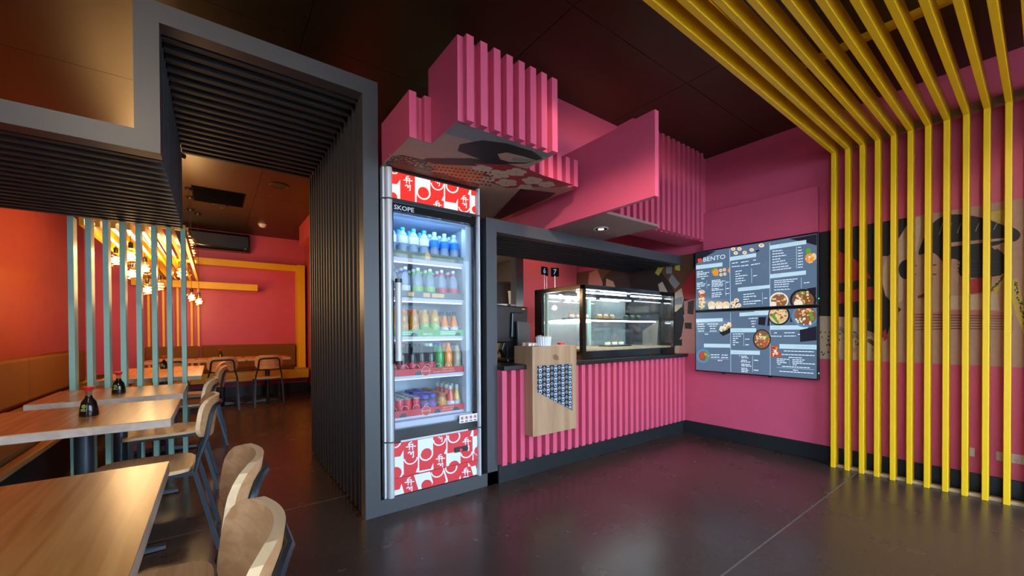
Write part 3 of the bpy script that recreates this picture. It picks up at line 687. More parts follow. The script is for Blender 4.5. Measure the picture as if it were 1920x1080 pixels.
for j in range(6):
    y = 2.648 + j * .064
    for k in range(4): bottle('can', 'lbl_red', 'can_top', None, (.952 + k * .0605, y, SHZ[4]), 'red drink can with silver lid on the bottom fridge shelf', 'red drink cans')
    if j < 5:
        y2 = 2.650 + j * .072
        bottle('wide', 'neck', 'cap_purple', 'lbl_violet', (1.198, y2, SHZ[4]), 'energy drink bottle with wide purple cap', 'purple capped bottles')
        bottle('wide', 'neck', 'cap_purple', 'lbl_violet', (1.270, y2 + .03, SHZ[4]), 'energy drink bottle with wide purple cap', 'purple capped bottles')
        bottle('wide', 'tea', 'cap_rust', 'lbl_orange', (1.342, y2 + .02, SHZ[4]), 'energy drink bottle with wide rust orange cap', 'rust capped bottles')
    if j < 4:
        bottle('glassb', 'red_drink', 'cap_grey', 'lbl_white', (1.408, 2.655 + j * .07, SHZ[4]), 'red sparkling drink in a small glass bottle', 'red glass bottles')
        bottle('glassb', 'yellow_drink', 'cap_grey', 'lbl_white', (1.472, 2.675 + j * .07, SHZ[4]), 'pale yellow sparkling drink in a small glass bottle', 'yellow glass bottles')
# ------------------------------------------------------------------ glass display cabinet
CX0, CX1, CY0, CY1, CZ0, CZ1 = 2.663, 4.148, 2.50, 3.17, .896, 1.571
dc = thing('display_cabinet', 'black framed glass food display cabinet standing on the counter', 'display cabinet', (3.4, 2.83, CZ0))
MB().box(CX0, CX1, CY0, CY1, CZ0, .968).build('base', 'black_gloss', dc)
MB().box(CX0 + .04, CX1 - .03, CY0 + .03, CY1 - .03, .968, .985).build('timber_deck', 'pale_timber', dc)
for a in ((CX0, CX1, CY0, CY0 + .03, 1.535, CZ1), (CX0, CX1, CY1 - .03, CY1, 1.535, CZ1), (CX0, CX0 + .03, CY0, CY1, 1.535, CZ1), (CX1 - .03, CX1, CY0, CY1, 1.535, CZ1)): MB().box(*a).build('top_rail', 'black_gloss', dc)
MB().box(CX0, CX1, CY0, CY1, 1.571, 1.577).build('top_pane', mat('smoked_top', (.02, .02, .022), .1), dc)
for a in ((CX0, CX0 + .045, CY0, CY0 + .04), (CX1 - .022, CX1, CY0, CY0 + .03), (CX0, CX0 + .03, CY1 - .11, CY1), (CX1 - .03, CX1, CY1 - .05, CY1)): MB().box(a[0], a[1], a[2], a[3], .968, 1.535).build('post', 'black_gloss', dc)
MB().box(CX0 + .045, CX1 - .022, CY0 + .004, CY0 + .009, .968, 1.535).build('front_pane', 'pane', dc)
MB().box(CX0 + .005, CX0 + .010, CY0 + .04, CY1 - .11, .968, 1.535).build('side_pane', 'pane', dc)
MB().box(CX1 - .010, CX1 - .005, CY0 + .03, CY1 - .05, .968, 1.535).build('side_pane', 'pane', dc)
glass('sliding_door', (.92, .96, .95), haze=.22, hazecol=(.62, .72, .70))  # milky haze added so the doors catch LED light and look brighter
for a, b in ((CX0 + .05, 3.43), (3.42, CX1 - .03)): MB().box(a, b, CY1 - .025, CY1 - .020, .985, 1.53).build('sliding_door', 'sliding_door', dc)
mat('edge_green', (.42, .58, .52), .3)
MB().box(CX0 + .03, CX0 + .05, CY1 - .16, CY1 - .12, .985, 1.53).build('inner_upright', 'edge_green', dc)
MB().box(3.42, 3.45, CY1 - .06, CY1 - .03, .985, 1.53).build('inner_upright', 'edge_green', dc)
MB().box(CX0 + .05, CX1 - .04, CY0 + .10, CY1 - .06, 1.262, 1.270).build('glass_shelf', glass('pane_green', (.86, .95, .92)), dc)
emis('led_white', (.86, .95, 1.0), 19)
for a in ((2.73, 3.46, CY0 + .13, CY0 + .145, 1.515), (3.55, 4.10, CY0 + .13, CY0 + .145, 1.515), (2.73, 3.95, CY0 + .11, CY0 + .125, 1.246), (2.75, 3.40, CY1 - .10, CY1 - .09, 1.246), (2.73, 3.46, CY1 - .12, CY1 - .105, 1.515), (3.55, 4.1, CY1 - .12, CY1 - .105, 1.515)): MB().box(a[0], a[1], a[2], a[3], a[4], a[4] + .012).build('led_bar', 'led_white', dc)
# trays of food in the cabinet
def tray(x, y, z, w, cols, label):
    t = thing('food_tray', label, 'tray', (x, y, z))
    MB().box(-w / 2, w / 2, -.09, .09, 0, .012).build('tray', 'black', t, local=True, bevel=.003)
    return t
def rolls(x, y, z, w, n, cols, label, grp):
    for i in range(n):
        r = thing('sushi_piece', label, 'sushi', (x - w / 2 + (i + .5) * w / n, y + .02 * (i % 2), z + .0125), 0, grp)
        MB().lathe([(.018, 0), (.022, .006), (.022, .026), (.017, .034)], 10).build('rice', cols[0], r, local=True, smooth=True)
        MB().lathe([(.0165, .0335), (.013, .044), (.004, .047)], 10).build('topping', cols[1], r, local=True, smooth=True)
mat('rice', (.78, .72, .62), .6); mat('salmon', (.72, .22, .06), .45); mat('inari', (.50, .26, .08), .5); mat('nori', (.03, .035, .025), .6); mat('leaf', (.10, .26, .04), .6)
for x, y, z, w, cc, lb in ((2.93, 2.80, 1.2705, .30, ('rice', 'salmon'), 'black tray on the upper glass shelf near the podium'), (3.35, 2.80, 1.2705, .30, ('inari', 'rice'), 'black tray in the middle of the upper glass shelf'), (3.80, 2.80, 1.2705, .34, ('nori', 'leaf'), 'black tray on the upper glass shelf near the mural'), (3.55, 2.85, .9855, .34, ('rice', 'leaf'), 'black tray on the timber deck inside the cabinet')):
    tray(x, y, z, w, cc, lb); rolls(x, y, z, w, 6, cc, {'salmon': 'white rice sushi with orange topping on a black tray', 'rice': 'brown tofu pocket sushi with white top', 'leaf': 'dark sushi roll with green top' if cc[0] == 'nori' else 'white rice sushi with green top'}[cc[1]], 'sushi on the tray, ' + cc[0] + ' ' + cc[1])

# ------------------------------------------------------------------ things on the counter
pos = thing('till_screen', 'black point of sale screen seen from behind on the counter', 'till', (2.03, 2.76, .896))
MB().prism([(-.075, .17), (.075, .17), (.10, .10), (.03, .0), (-.03, 0), (-.10, .10)], 'y', -.03, .03).build('neck', 'black', pos, local=True, bevel=.01)
MB().box(-.09, .09, -.10, .10, 0, .035).build('base', 'black', pos, local=True, bevel=.01)
MB().box(-.06, .06, -.05, .05, .03, .13).build('printer', 'black', pos, local=True, bevel=.01)
hd = MB().prism([(-.165, .16), (.165, .16), (.185, .47), (-.165, .48)], 'y', -.035, .012).build('monitor_back', 'black', pos, local=True, bevel=.012)
MB().prism([(-.02, .20), (.10, .20), (.12, .42), (-.01, .42)], 'y', -.06, -.035).build('rear_bulge', 'black', pos, local=True, bevel=.012)
MB().prism([(.02, .10), (.16, .12), (.15, .335), (.01, .345)], 'y', -.105, -.075).build('card_terminal', mat('terminal', (.055, .048, .042), .45), pos, local=True, bevel=.01)
MB().box(.115, .145, -.037, -.0355, .445, .455).build('sticker', 'cap_orange', pos, local=True)
mat('fluted_white', (.72, .74, .78), .5); wood('stick', (.70, .52, .34), (.6, .42, .25), axis=2)
cu = thing('stick_cup', 'white fluted paper cup full of wooden sticks on the podium', 'cup', (2.105, 2.40, 1.0365))
vsx = []
n = 40
prof = [(.056, 0), (.062, .072)]
m_ = MB(); rows = []
for r, z in prof: rows.append([((r + (.002 if i % 2 else -.002)) * math.cos(2 * PI * i / n), (r + (.002 if i % 2 else -.002)) * math.sin(2 * PI * i / n), z) for i in range(n)])
m_.add(rows[0] + rows[1], [(i, (i + 1) % n, n + (i + 1) % n, n + i) for i in range(n)] + [tuple(range(n - 1, -1, -1))]); m_.build('cup_wall', 'fluted_white', cu, local=True)
for i in range(36):
    a = random.uniform(0, 2 * PI); r = .052 * math.sqrt(random.random()); h_ = .076 + random.uniform(0, .008)
    MB().box(r * math.cos(a) - .003, r * math.cos(a) + .003, r * math.sin(a) - .002, r * math.sin(a) + .002, .004, h_).build('stick', 'stick', cu, local=True)
for i in range(6):
    b = thing('sauce_sachet', 'small tan sachet lying on the podium top beside the cup of sticks', 'sachet', (1.958 + (i % 3) * .036, 2.40 + (i // 3) * .05 + .006 * i, 1.0365), .4 * i, 'sachets on the podium')
    MB().box(-.015, .015, -.012, .012, 0, .026).build('packet', mat('sachet', (.55, .44, .33), .6), b, local=True, bevel=.004); MB().box(-.012, .012, -.013, -.012, .006, .02).build('print', 'rice', b, local=True)
so = thing('sauce_bottle', 'small bottle with red cap standing behind the podium', 'bottle', (2.47, 2.58, .8955)); MB().lathe([(.026, 0), (.028, .01), (.028, .09), (.015, .115)], 14).build('body', 'cola', so, local=True, smooth=True); MB().lathe([(.030, .112), (.034, .150), (.030, .156)], 14).build('cap', mat('red_cap', (.70, .02, .02), .35), so, local=True, smooth=True)
for i, (x, y, ch, rz) in enumerate(((2.70, 3.06, '6', .05), (2.768, 3.10, '8', .55), (2.835, 3.05, '7', -.35), (2.885, 3.10, '', -.8))):
    nsn = thing('table_number', ('black numeral six card on a thin rod at the till end of the cabinet', 'black numeral eight card turned sideways between two other number cards', 'black numeral seven card facing out, in front of a blank card', 'blank black card on a rod partly hidden by the numeral seven card')[i], 'number sign', (x, y, 1.577), rz)
    MB().lathe([(.022, 0), (.022, .006), (.006, .008), (.003, .012), (.003, .175)], 10).build('rod', 'steel', nsn, local=True)
    cdd = MB().box(-.042, .042, -.004, .004, .150, .232).build('card', 'void', nsn, local=True, bevel=.002)
    if ch:
        t = text(ch, .075, (-.020, -.0048, .166), (1, 0, 0), (0, 0, 1), 'pale_blue', 'digit', None); t.parent = cdd

# ------------------------------------------------------------------ kitchen behind
st = thing('steel_jamb', 'polished steel door post beside the red kitchen wall', 'post', (3.22, 4.2, 0)); MB().box(3.165, 3.285, 4.14, 4.26, 0, 2.35).build('post', 'steel', st)
ks = thing('kitchen_shelf', 'steel kitchen shelf on legs seen through the doorway', 'shelf', (3.2, 5.1, 0))
MB().box(2.60, 3.60, 4.30, 4.75, 1.49, 1.52).build('board', 'steel', ks); MB().box(2.60, 3.60, 4.30, 4.75, .86, .90).build('board', 'steel', ks)
for x in (2.62, 3.58):
    for y in (4.32, 4.73): MB().box(x - .015, x + .015, y - .015, y + .015, 0, 1.49).build('leg', 'steel', ks)
bx = thing('storage_crate', 'dark brown storage crate on the kitchen shelf', 'crate', (3.19, 4.565, 1.5205)); MB().box(-.13, .13, -.12, .12, 0, .30).build('crate', mat('crate', (.05, .035, .03), .7), bx, local=True, bevel=.01); MB().box(-.135, .135, -.125, .125, .29, .32).build('rim', 'crate', bx, local=True, bevel=.004)
tb = thing('white_tub', 'white plastic tub on the kitchen shelf beside the dark crate', 'tub', (3.275, 4.352, 1.5205)); MB().lathe([(.058, 0), (.070, .17), (.068, .17), (.056, .006)], 20).build('tub', 'white', tb, local=True, smooth=True); MB().lathe([(.073, .165), (.073, .18), (.068, .18)], 20).build('rim', 'white', tb, local=True); MB().box(-.03, .01, -.0670, -.0625, .09, .105).build('print', 'ink', tb, local=True)
downlight((2.95, 4.42, 2.348), .05, 'added downlight inside the kitchen doorway brightening the shelf', 26)  # extra lamp put in to brighten the dark crate and tub
downlight((3.63, 5.30, 2.348), .05, 'lit downlight in the low kitchen ceiling', 40)
downlight((3.45, 3.65, ZC - .001), .05, 'lit downlight in the black ceiling behind the counter', 60)

# ------------------------------------------------------------------ menu screens
def scr(name, col, s): return mat(name, (.004, .005, .007), .12, emit=col, es=s)
scr('scr_bg', (.085, .135, .215), 1.0); scr('scr_head', (.42, .60, .72), 1.0); scr('scr_text', (.60, .74, .88), 1.0); scr('scr_dark', (.012, .012, .02), 1.0); scr('scr_line', (.26, .36, .48), 1.0)
for n, c in dict(f_rice=(.72, .68, .58), f_orange=(.72, .26, .03), f_red=(.45, .06, .03), f_green=(.10, .30, .03), f_brown=(.20, .09, .04), f_cream=(.70, .52, .28), f_black=(.01, .01, .013), f_blue=(.08, .22, .42), f_logo=(.60, .06, .05)).items(): scr(n, c, .95)
XT = 4.20
def screen(z0, z1, label):
    t = thing('menu_screen', label, 'screen', (XT + .03, 1.74, z0))
    MB().box(XT, XT + .045, 1.185, 2.290, z0, z1).build('casing', 'black', t, bevel=.002)
    p = MB().box(XT - .0015, XT - .0003, 1.195, 2.280, z0 + .012, z1 - .012).build('display', 'scr_bg', t)
    MB().box(XT + .045, 4.278, 1.5, 2.0, z0 + .15, z1 - .15).build('wall_bracket', 'black', t)
    return p
s1 = screen(1.364, 2.000, 'black wall menu screen headed BENTO, hung above the other screen')
s2 = screen(.714, 1.356, 'black wall menu screen hung directly below the BENTO screen')
emis('led_green', (.05, 1, .10), 2.5)
MB().box(XT + .004, XT + .014, 1.181, 1.185, 1.42, 1.43).build('power_light', 'led_green', s1.parent); MB().box(XT + .004, XT + .014, 1.181, 1.185, .77, .78).build('power_light', 'led_green', s2.parent)
for y in (1.55, 1.98): MB().box(XT + .005, XT + .035, y, y + .03, .704, .714).build('foot_stub', 'black', s2.parent)
CR = dict(A=(1295, 430), B=(1415, 430), C=(1295, 570), D=(1415, 570))
lay = [0]
def T(c, x, y): return on(CR[c][0] + x / 7.2, CR[c][1] + y / 7.2, X=XT)
class Ink:
    def __init__(s): s.m = {}
    def g(s, m): return s.m.setdefault(m, MB())
    def done(s, par):
        for m, b in s.m.items(): stuff(b.build('screen_print', m, par))
def mk(scrn, zr):
    ink = Ink(); cv = [(-2.279, zr[0]), (-1.196, zr[0]), (-1.196, zr[1]), (-2.279, zr[1])]
    def addw(pts, m):
        q = clip([(-p.y, p.z) for p in pts], cv)
        if len(q) > 2:
            lay[0] += 1; ink.g(m).poly([(XT - .0018 - lay[0] * 8e-7, -a, b) for a, b in q])
    def quad(c, x0, y0, x1, y1, m, hgt):
        """bar whose top edge runs (x0,y0)-(x1,y1), hgt zoom px tall"""
        a, b = T(c, x0, y0), T(c, x1, y1); a2, b2 = T(c, x0, y0 + hgt), T(c, x1, y1 + hgt); addw([a2, b2, b, a], m)
    def poly(c, pts, m):
        P = [T(c, *q) for q in pts]
        ar = sum((-P[i].y) * P[(i + 1) % len(P)].z - (-P[(i + 1) % len(P)].y) * P[i].z for i in range(len(P)))
        addw(P if ar > 0 else P[::-1], m)
    def words(c, x0, y0, x1, y1, m='scr_text', h=11):
        """line of menu writing too small to read: word-length dashes"""
        L = x1 - x0; x = 0
        while x < L - 6:
            w = min(random.uniform(22, 52), L - x); f0, f1 = x / L, (x + w) / L
            quad(c, x0 + L * f0, y0 + (y1 - y0) * f0, x0 + L * f1, y0 + (y1 - y0) * f1, m, h); x += w + 7
    def disc(c, cx, cy, r, m, ry=None, n=22):
        ry = ry or r; poly(c, [(cx + r * math.cos(2 * PI * i / n), cy - ry * math.sin(2 * PI * i / n)) for i in range(n)], m)
    def blobs(c, cx, cy, r, ms, n, sz):
        for i in range(n):
            a = random.uniform(0, 2 * PI); q = r * math.sqrt(random.random()); k = sz * random.uniform(.6, 1.2)
            disc(c, cx + q * math.cos(a), cy + q * math.sin(a), k, random.choice(ms), k * random.uniform(.6, 1), 8)
    return ink, quad, poly, words, disc, blobs
ink, quad, poly, words, disc, blobs = mk(s1, (1.377, 1.987))
poly('A', [(60, 320), (340, 290), (330, 300), (210, 365), (60, 480)], 'scr_dark'); poly('B', [(470, 130), (860, 60), (860, 225), (700, 180)], 'scr_dark')  # dark corner art with the ceiling's reflection painted into it, then header bars
quad('A', 65, 490, 430, 447, 'scr_head', 52); quad('A', 530, 375, 885, 320, 'scr_head', 52); quad('A', 640, 790, 940, 760, 'scr_head', 50); quad('B', 0, 770, 205, 748, 'scr_head', 45)
quad('B', 205, 220, 697, 143, 'scr_head', 55); quad('B', 210, 608, 693, 555, 'scr_head', 55)
poly('A', [(96, 398), (150, 392), (152, 443), (98, 450)], 'f_logo')
for x0, y0, x1, y1 in ((527, 268, 527, 1075),): poly('A', [(525, 270), (530, 270), (543, 1075), (537, 1075)], 'scr_head')
poly('B', [(202, 180), (207, 180), (211, 1060), (204, 1060)], 'scr_head')
for c, rows in (('A', ((85, 572, 178, 560), (85, 595, 250, 575), (85, 615, 220, 597), (85, 640, 235, 625), (145, 664, 188, 660), (85, 725, 168, 712), (85, 745, 200, 730), (85, 768, 190, 755), (85, 795, 135, 788), (230, 748, 265, 742), (285, 690, 400, 675), (285, 708, 460, 690), (285, 728, 440, 712), (285, 748, 440, 735), (285, 770, 430, 755), (480, 710, 520, 705), (285, 800, 385, 790), (285, 822, 440, 805), (480, 795, 520, 790), (285, 860, 415, 845), (285, 885, 430, 868), (285, 908, 400, 898), (475, 865, 520, 860),
                    (555, 455, 645, 440), (680, 440, 785, 425), (845, 412, 890, 405), (555, 500, 665, 490), (680, 490, 790, 475), (815, 475, 936, 455), (605, 565, 690, 552), (605, 600, 665, 592), (605, 632, 765, 612), (605, 665, 715, 652), (605, 697, 740, 682), (605, 732, 690, 720), (845, 625, 900, 615), (712, 875, 865, 860), (712, 908, 885, 893), (712, 942, 785, 935), (712, 975, 936, 955), (712, 1005, 880, 993)),),
                ('B', ((240, 290, 375, 277), (240, 328, 392, 312), (240, 365, 430, 343), (240, 403, 350, 390), (240, 440, 415, 415), (240, 475, 450, 450), (240, 513, 460, 487), (240, 548, 500, 515), (585, 240, 640, 233), (585, 282, 640, 275), (585, 322, 650, 312), (585, 358, 650, 350), (585, 398, 652, 390), (585, 436, 652, 428), (585, 474, 655, 465), (585, 510, 655, 502), (665, 718, 740, 710), (265, 690, 580, 662), (265, 715, 530, 695), (265, 745, 465, 730), (265, 775, 455, 762), (265, 815, 480, 800), (0, 965, 90, 957), (0, 900, 20, 898), (125, 925, 180, 920)))):
    for r in rows: words(c, *r)
for c, pts in (('A', [(820, 525), (825, 525), (828, 725), (823, 725)]), ('A', [(469, 685), (473, 685), (476, 900), (472, 900)]), ('A', [(217, 695), (220, 695), (222, 800), (219, 800)]), ('B', [(562, 232), (568, 232), (571, 530), (565, 530)]), ('B', [(628, 650), (633, 650), (635, 800), (630, 800)]), ('B', [(102, 845), (106, 845), (109, 1010), (105, 1010)])): poly(c, pts, 'scr_head')
for y in range(7): poly('B', [(240, 307 + y * 37), (655, 270 + y * 37), (655, 272 + y * 37), (240, 309 + y * 37)], 'scr_line')
poly('A', [(285, 575), (350, 525), (380, 560), (370, 630), (310, 625)], 'f_orange'); poly('A', [(275, 560), (320, 515), (350, 525), (290, 570)], 'f_green')
for x, y in ((408, 555), (458, 545), (410, 613), (462, 603)): disc('A', x, y, 26, 'f_black'); disc('A', x, y, 23, 'f_rice'); disc('A', x + 3, y, 11, 'f_orange')
poly('A', [(495, 560), (527, 510), (530, 595)], 'f_orange')
for x, y in ((610, 320), (660, 265), (730, 315), (825, 278), (575, 265)): disc('A', x, y, 30, 'f_rice', 24); disc('A', x, y, 15, 'f_orange', 11)
disc('B', 92, 218, 38, 'f_rice', 26); disc('B', 92, 215, 18, 'f_orange', 12); poly('A', [(878, 290), (922, 272), (928, 292), (885, 312)], 'f_black')
for k in range(5): disc('A', 150 + 6 * (k % 2), 845 + k * 48, 44, random.choice(['f_red', 'f_cream', 'f_rice']), 26); blobs('A', 150, 845 + k * 48, 36, ['f_red', 'f_black', 'f_cream', 'f_orange'], 6, 10)
blobs('A', 160, 1060, 60, ['f_green', 'f_cream'], 10, 16)
for x in (285, 385, 480): disc('A', x, 1020, 52, 'f_cream', 48); disc('A', x, 1055, 45, 'f_rice', 30); blobs('A', x, 1010, 30, ['f_orange', 'f_cream'], 5, 13)
disc('A', 600, 1010, 60, 'f_black', 40)
for x, y in ((620, 960), (650, 1025), (575, 1000), (590, 1050)): disc('A', x, y, 34, 'f_rice', 28); disc('A', x, y, 18, 'f_orange', 13)
disc('B', 745, 390, 62, 'f_orange', 70); disc('B', 728, 295, 36, 'f_green', 42); disc('B', 800, 370, 34, 'f_cream', 50); blobs('B', 745, 400, 55, ['f_orange', 'f_cream', 'f_rice'], 14, 15)
disc('B', 330, 960, 128, 'f_rice', 110); disc('B', 330, 965, 108, 'f_brown', 92); blobs('B', 330, 960, 88, ['f_orange', 'f_red', 'f_cream', 'f_brown'], 26, 17); disc('B', 250, 1015, 45, 'f_rice', 40)
poly('B', [(700, 800), (830, 780), (830, 900)], 'scr_dark'); disc('B', 655, 955, 182, 'f_black', 150); disc('B', 655, 960, 150, 'f_brown', 128); blobs('B', 660, 950, 120, ['f_orange', 'f_cream', 'f_green', 'f_brown', 'f_cream'], 44, 20); disc('B', 590, 1000, 60, 'f_rice', 50)
ink.done(s1)
def tx(s, c, x0, x1, y0, y1, m, par):
    """lettering fitted between zoom x0..x1, baseline left y0, cap top left y1"""
    a, b = T(c, x0, y0), T(c, x1, y0); h = T(c, x0, y1).z - a.z
    t = text(s, h / .70, (0, 0, 0), (0, -1, 0), (0, 0, 1), m, 'lettering', None)
    w = max(v.co.y for v in t.data.vertices) - min(v.co.y for v in t.data.vertices); k = abs(a.y - b.y) / w
    for v in t.data.vertices: v.co = (XT - .0030, a.y + v.co.y * k, a.z + v.co.z)
    t.parent = par; t.matrix_parent_inverse = Matrix.Translation(-wloc(par))
tx('BENTO', 'A', 168, 462, 440, 382, 'scr_text', s1)
scr('scr_ink', (.30, .44, .56), 1.0)
tx('PICK UP SUSHI PLATE', 'B', 335, 685, 238, 208, 'scr_ink', s1); tx('CURRY', 'B', 245, 355, 640, 612, 'scr_ink', s1); tx('CRUNCHY ROLL', 'A', 545, 760, 408, 385, 'scr_ink', s1); tx('BROWN SUSHI ROLL', 'A', 655, 925, 820, 797, 'scr_ink', s1); tx('SUSHI BOX', 'A', 90, 255, 520, 497, 'scr_ink', s1)
ink, quad, poly, words, disc, blobs = mk(s2, (.727, 1.343))
quad('C', 75, 202, 435, 190, 'scr_head', 45); quad('C', 180, 535, 535, 540, 'scr_head', 50); quad('C', 540, 328, 885, 326, 'scr_head', 55); quad('C', 540, 622, 936, 632, 'scr_head', 55); quad('C', 660, 118, 936, 100, 'scr_head', 50)
quad('D', 0, 95, 208, 88, 'scr_head', 60); quad('D', 213, 290, 720, 286, 'scr_head', 58); quad('D', 335, 540, 838, 552, 'scr_head', 62)
poly('C', [(537, 120), (542, 120), (544, 915), (539, 915)], 'scr_head'); poly('D', [(208, 70), (213, 70), (213, 965), (208, 965)], 'scr_head')
for c, rows in (('C', ((95, 270, 185, 268), (228, 267, 380, 264), (92, 298, 190, 296), (252, 295, 350, 293), (95, 330, 188, 328), (262, 328, 340, 326), (102, 360, 182, 358), (258, 360, 350, 358), (192, 402, 245, 401), (272, 680, 388, 680), (420, 683, 500, 684), (275, 712, 388, 712), (415, 717, 508, 718), (368, 757, 425, 758), (785, 190, 910, 183), (815, 228, 882, 224), (822, 262, 875, 258), (828, 298, 872, 295), (570, 400, 705, 398), (570, 430, 685, 428), (570, 460, 640, 458), (570, 488, 610, 487), (570, 515, 648, 514), (570, 545, 602, 544), (738, 470, 795, 468), (738, 545, 798, 545), (655, 693, 668, 693), (685, 697, 760, 700), (685, 718, 780, 722), (685, 752, 760, 757), (675, 772, 810, 780), (685, 805, 805, 812), (685, 826, 830, 836), (685, 860, 765, 865), (685, 882, 780, 889), (685, 905, 770, 912), (855, 752, 915, 756), (855, 885, 915, 890))),
                ('D', ((265, 385, 315, 383), (400, 384, 545, 381), (585, 405, 690, 402), (725, 408, 800, 404), (222, 428, 365, 430), (395, 428, 555, 426), (395, 628, 800, 640), (365, 675, 810, 690), (460, 715, 640, 722), (300, 735, 465, 742), (510, 745, 675, 752), (300, 758, 405, 764), (510, 768, 650, 775), (300, 782, 440, 788), (510, 792, 820, 806), (310, 805, 350, 808), (515, 815, 570, 818), (370, 835, 745, 856), (518, 886, 585, 890), (335, 902, 795, 930), (0, 755, 50, 757), (0, 888, 50, 892)))):
    for r in rows: words(c, *r)
for c, pts in (('C', [(714, 390), (718, 390), (720, 565), (716, 565)]), ('C', [(834, 698), (839, 698), (842, 915), (837, 915)]), ('D', [(470, 735), (473, 735), (475, 835), (472, 835)]), ('D', [(300, 852), (805, 885), (805, 889), (300, 856)]), ('C', [(95, 378), (380, 380), (380, 382), (95, 380)]), ('C', [(270, 735), (520, 745), (520, 748), (270, 738)])): poly(c, pts, 'scr_head')
poly('C', [(380, 315), (525, 238), (537, 250), (537, 385), (440, 432), (400, 400)], 'f_black')
for x, y in ((420, 335), (470, 310), (520, 285)): disc('C', x, y, 32, 'f_rice', 40); blobs('C', x, y + 15, 30, ['f_green', 'f_red', 'f_orange', 'f_cream'], 8, 12)
disc('C', 170, 700, 92, 'f_blue', 96); disc('C', 175, 700, 66, 'f_brown', 68); blobs('C', 190, 700, 55, ['f_green', 'f_cream', 'f_orange'], 18, 15); poly('C', [(125, 660), (180, 640), (195, 690), (150, 745), (120, 710)], 'f_red')
poly('D', [(55, 178), (155, 175), (140, 290), (48, 280)], 'scr_dark'); poly('D', [(180, 185), (205, 185), (205, 295), (172, 295)], 'scr_dark')
disc('D', 100, 478, 122, 'f_black', 138); disc('D', 100, 478, 108, 'f_brown', 124); blobs('D', 100, 475, 95, ['f_green', 'f_orange', 'f_cream', 'f_brown', 'f_red', 'f_cream'], 60, 17); disc('D', 145, 535, 26, 'f_red')
disc('D', 330, 150, 148, 'f_black', 138); disc('D', 325, 150, 128, 'f_cream', 118); blobs('D', 330, 150, 112, ['f_orange', 'f_brown', 'f_cream'], 40, 18); poly('D', [(220, 165), (260, 140), (335, 255), (320, 272)], 'f_green')
poly('D', [(480, 160), (510, 240), (480, 245)], 'scr_dark'); poly('D', [(610, 350), (838, 300), (838, 490), (615, 512)], 'scr_dark')
disc('D', 680, 165, 172, 'f_blue', 150); disc('D', 685, 155, 150, 'f_brown', 130); blobs('D', 680, 160, 128, ['f_orange', 'f_cream', 'f_brown', 'f_rice', 'f_red'], 60, 17); poly('D', [(735, 110), (770, 95), (800, 215), (760, 225)], 'f_green')
for x, y, w in ((265, 600, 48), (285, 680, 70)):
    poly('D', [(x - w, y - 35), (x + w - 4, y - 40), (x + w, y + 30), (x - w, y + 40)], 'f_red'); blobs('D', x, y, 34, ['f_rice', 'f_cream', 'f_green', 'f_orange', 'f_black'], 12, 14)
ink.done(s2)
tx('UDON', 'D', 245, 345, 332, 302, 'scr_ink', s2); tx('DONBURI', 'C', 565, 695, 365, 342, 'scr_ink', s2); tx('BENTO BOX', 'C', 570, 730, 668, 645, 'scr_ink', s2); tx('DINNER BENTO', 'D', 545, 820, 590, 562, 'scr_ink', s2); tx('POKE BOWL', 'C', 755, 920, 146, 124, 'scr_ink', s2)

# ------------------------------------------------------------------ printed mural band on the right wall (flat print)
mb_ = lab(MB().box(XR - .0025, XR - .0005, -.6, 4.15, .895, 2.016).build('mural', 'pr_peach', wr), 'printed mural band of black, peach and red shapes')
XM = XR - .0025
mlay = [0]
def M(pts, m, ox=0, oy=0, s=1.0, sm=0):
    for _ in range(sm):
        pts = [q for i in range(len(pts)) for q in ((pts[i][0] * .75 + pts[(i + 1) % len(pts)][0] * .25, pts[i][1] * .75 + pts[(i + 1) % len(pts)][1] * .25), (pts[i][0] * .25 + pts[(i + 1) % len(pts)][0] * .75, pts[i][1] * .25 + pts[(i + 1) % len(pts)][1] * .75))]
    P = [on(ox + x / s, oy + y / s, X=XM) for x, y in pts]; mlay[0] += 1
    cvx = [(-4.15, .896), (.6, .896), (.6, 2.015), (-4.15, 2.015)]
    q = [(-p.y, p.z) for p in P]
    if sum(q[i][0] * q[(i + 1) % len(q)][1] - q[(i + 1) % len(q)][0] * q[i][1] for i in range(len(q))) < 0: q = q[::-1]
    q = clip(q, cvx)
    if len(q) > 2: MB().poly([(XM - .0003 - mlay[0] * 6e-6, -a, b) for a, b in q]).build('print', m, mb_)
def Md(cx, cy, rx, ry, m, n=28, a0=0, a1=360): M([(cx + rx * math.cos(math.radians(a0 + (a1 - a0) * i / n)), cy - ry * math.sin(math.radians(a0 + (a1 - a0) * i / n))) for i in range(n + (0 if a1 - a0 >= 360 else 1))], m)
E7 = (1520, 360, 3.1775)
# black field, red discs and bands next to the screens
M([(1270, 480), (1540, 432), (1716, 405), (1712, 425), (1690, 440), (1668, 480), (1655, 480), (1652, 520), (1660, 555), (1690, 580), (1672, 600), (1660, 640), (1640, 625), (1600, 610), (1530, 596), (1270, 590)], 'pr_black')
Md(1518, 560, 122, 100, 'pr_red', 30, -60, 70)
Md(1532, 545, 105, 80, 'pr_red', 30, -30, 70)
M([(1530, 538), (1632, 522), (1640, 536), (1530, 556)], 'pr_black'); M([(1530, 575), (1640, 561), (1640, 600), (1530, 590)], 'pr_black')
M([(1530, 592), (1625, 596), (1612, 615), (1650, 640), (1640, 676), (1530, 672)], 'pr_cream')
for i in range(60):
    x = random.uniform(1530, 1605); y = random.uniform(622, 672); M([(x - 2, y), (x, y - 2), (x + 2, y), (x, y + 2)], random.choice(['pr_black', 'pr_yellow', 'pr_black', 'pr_green']))
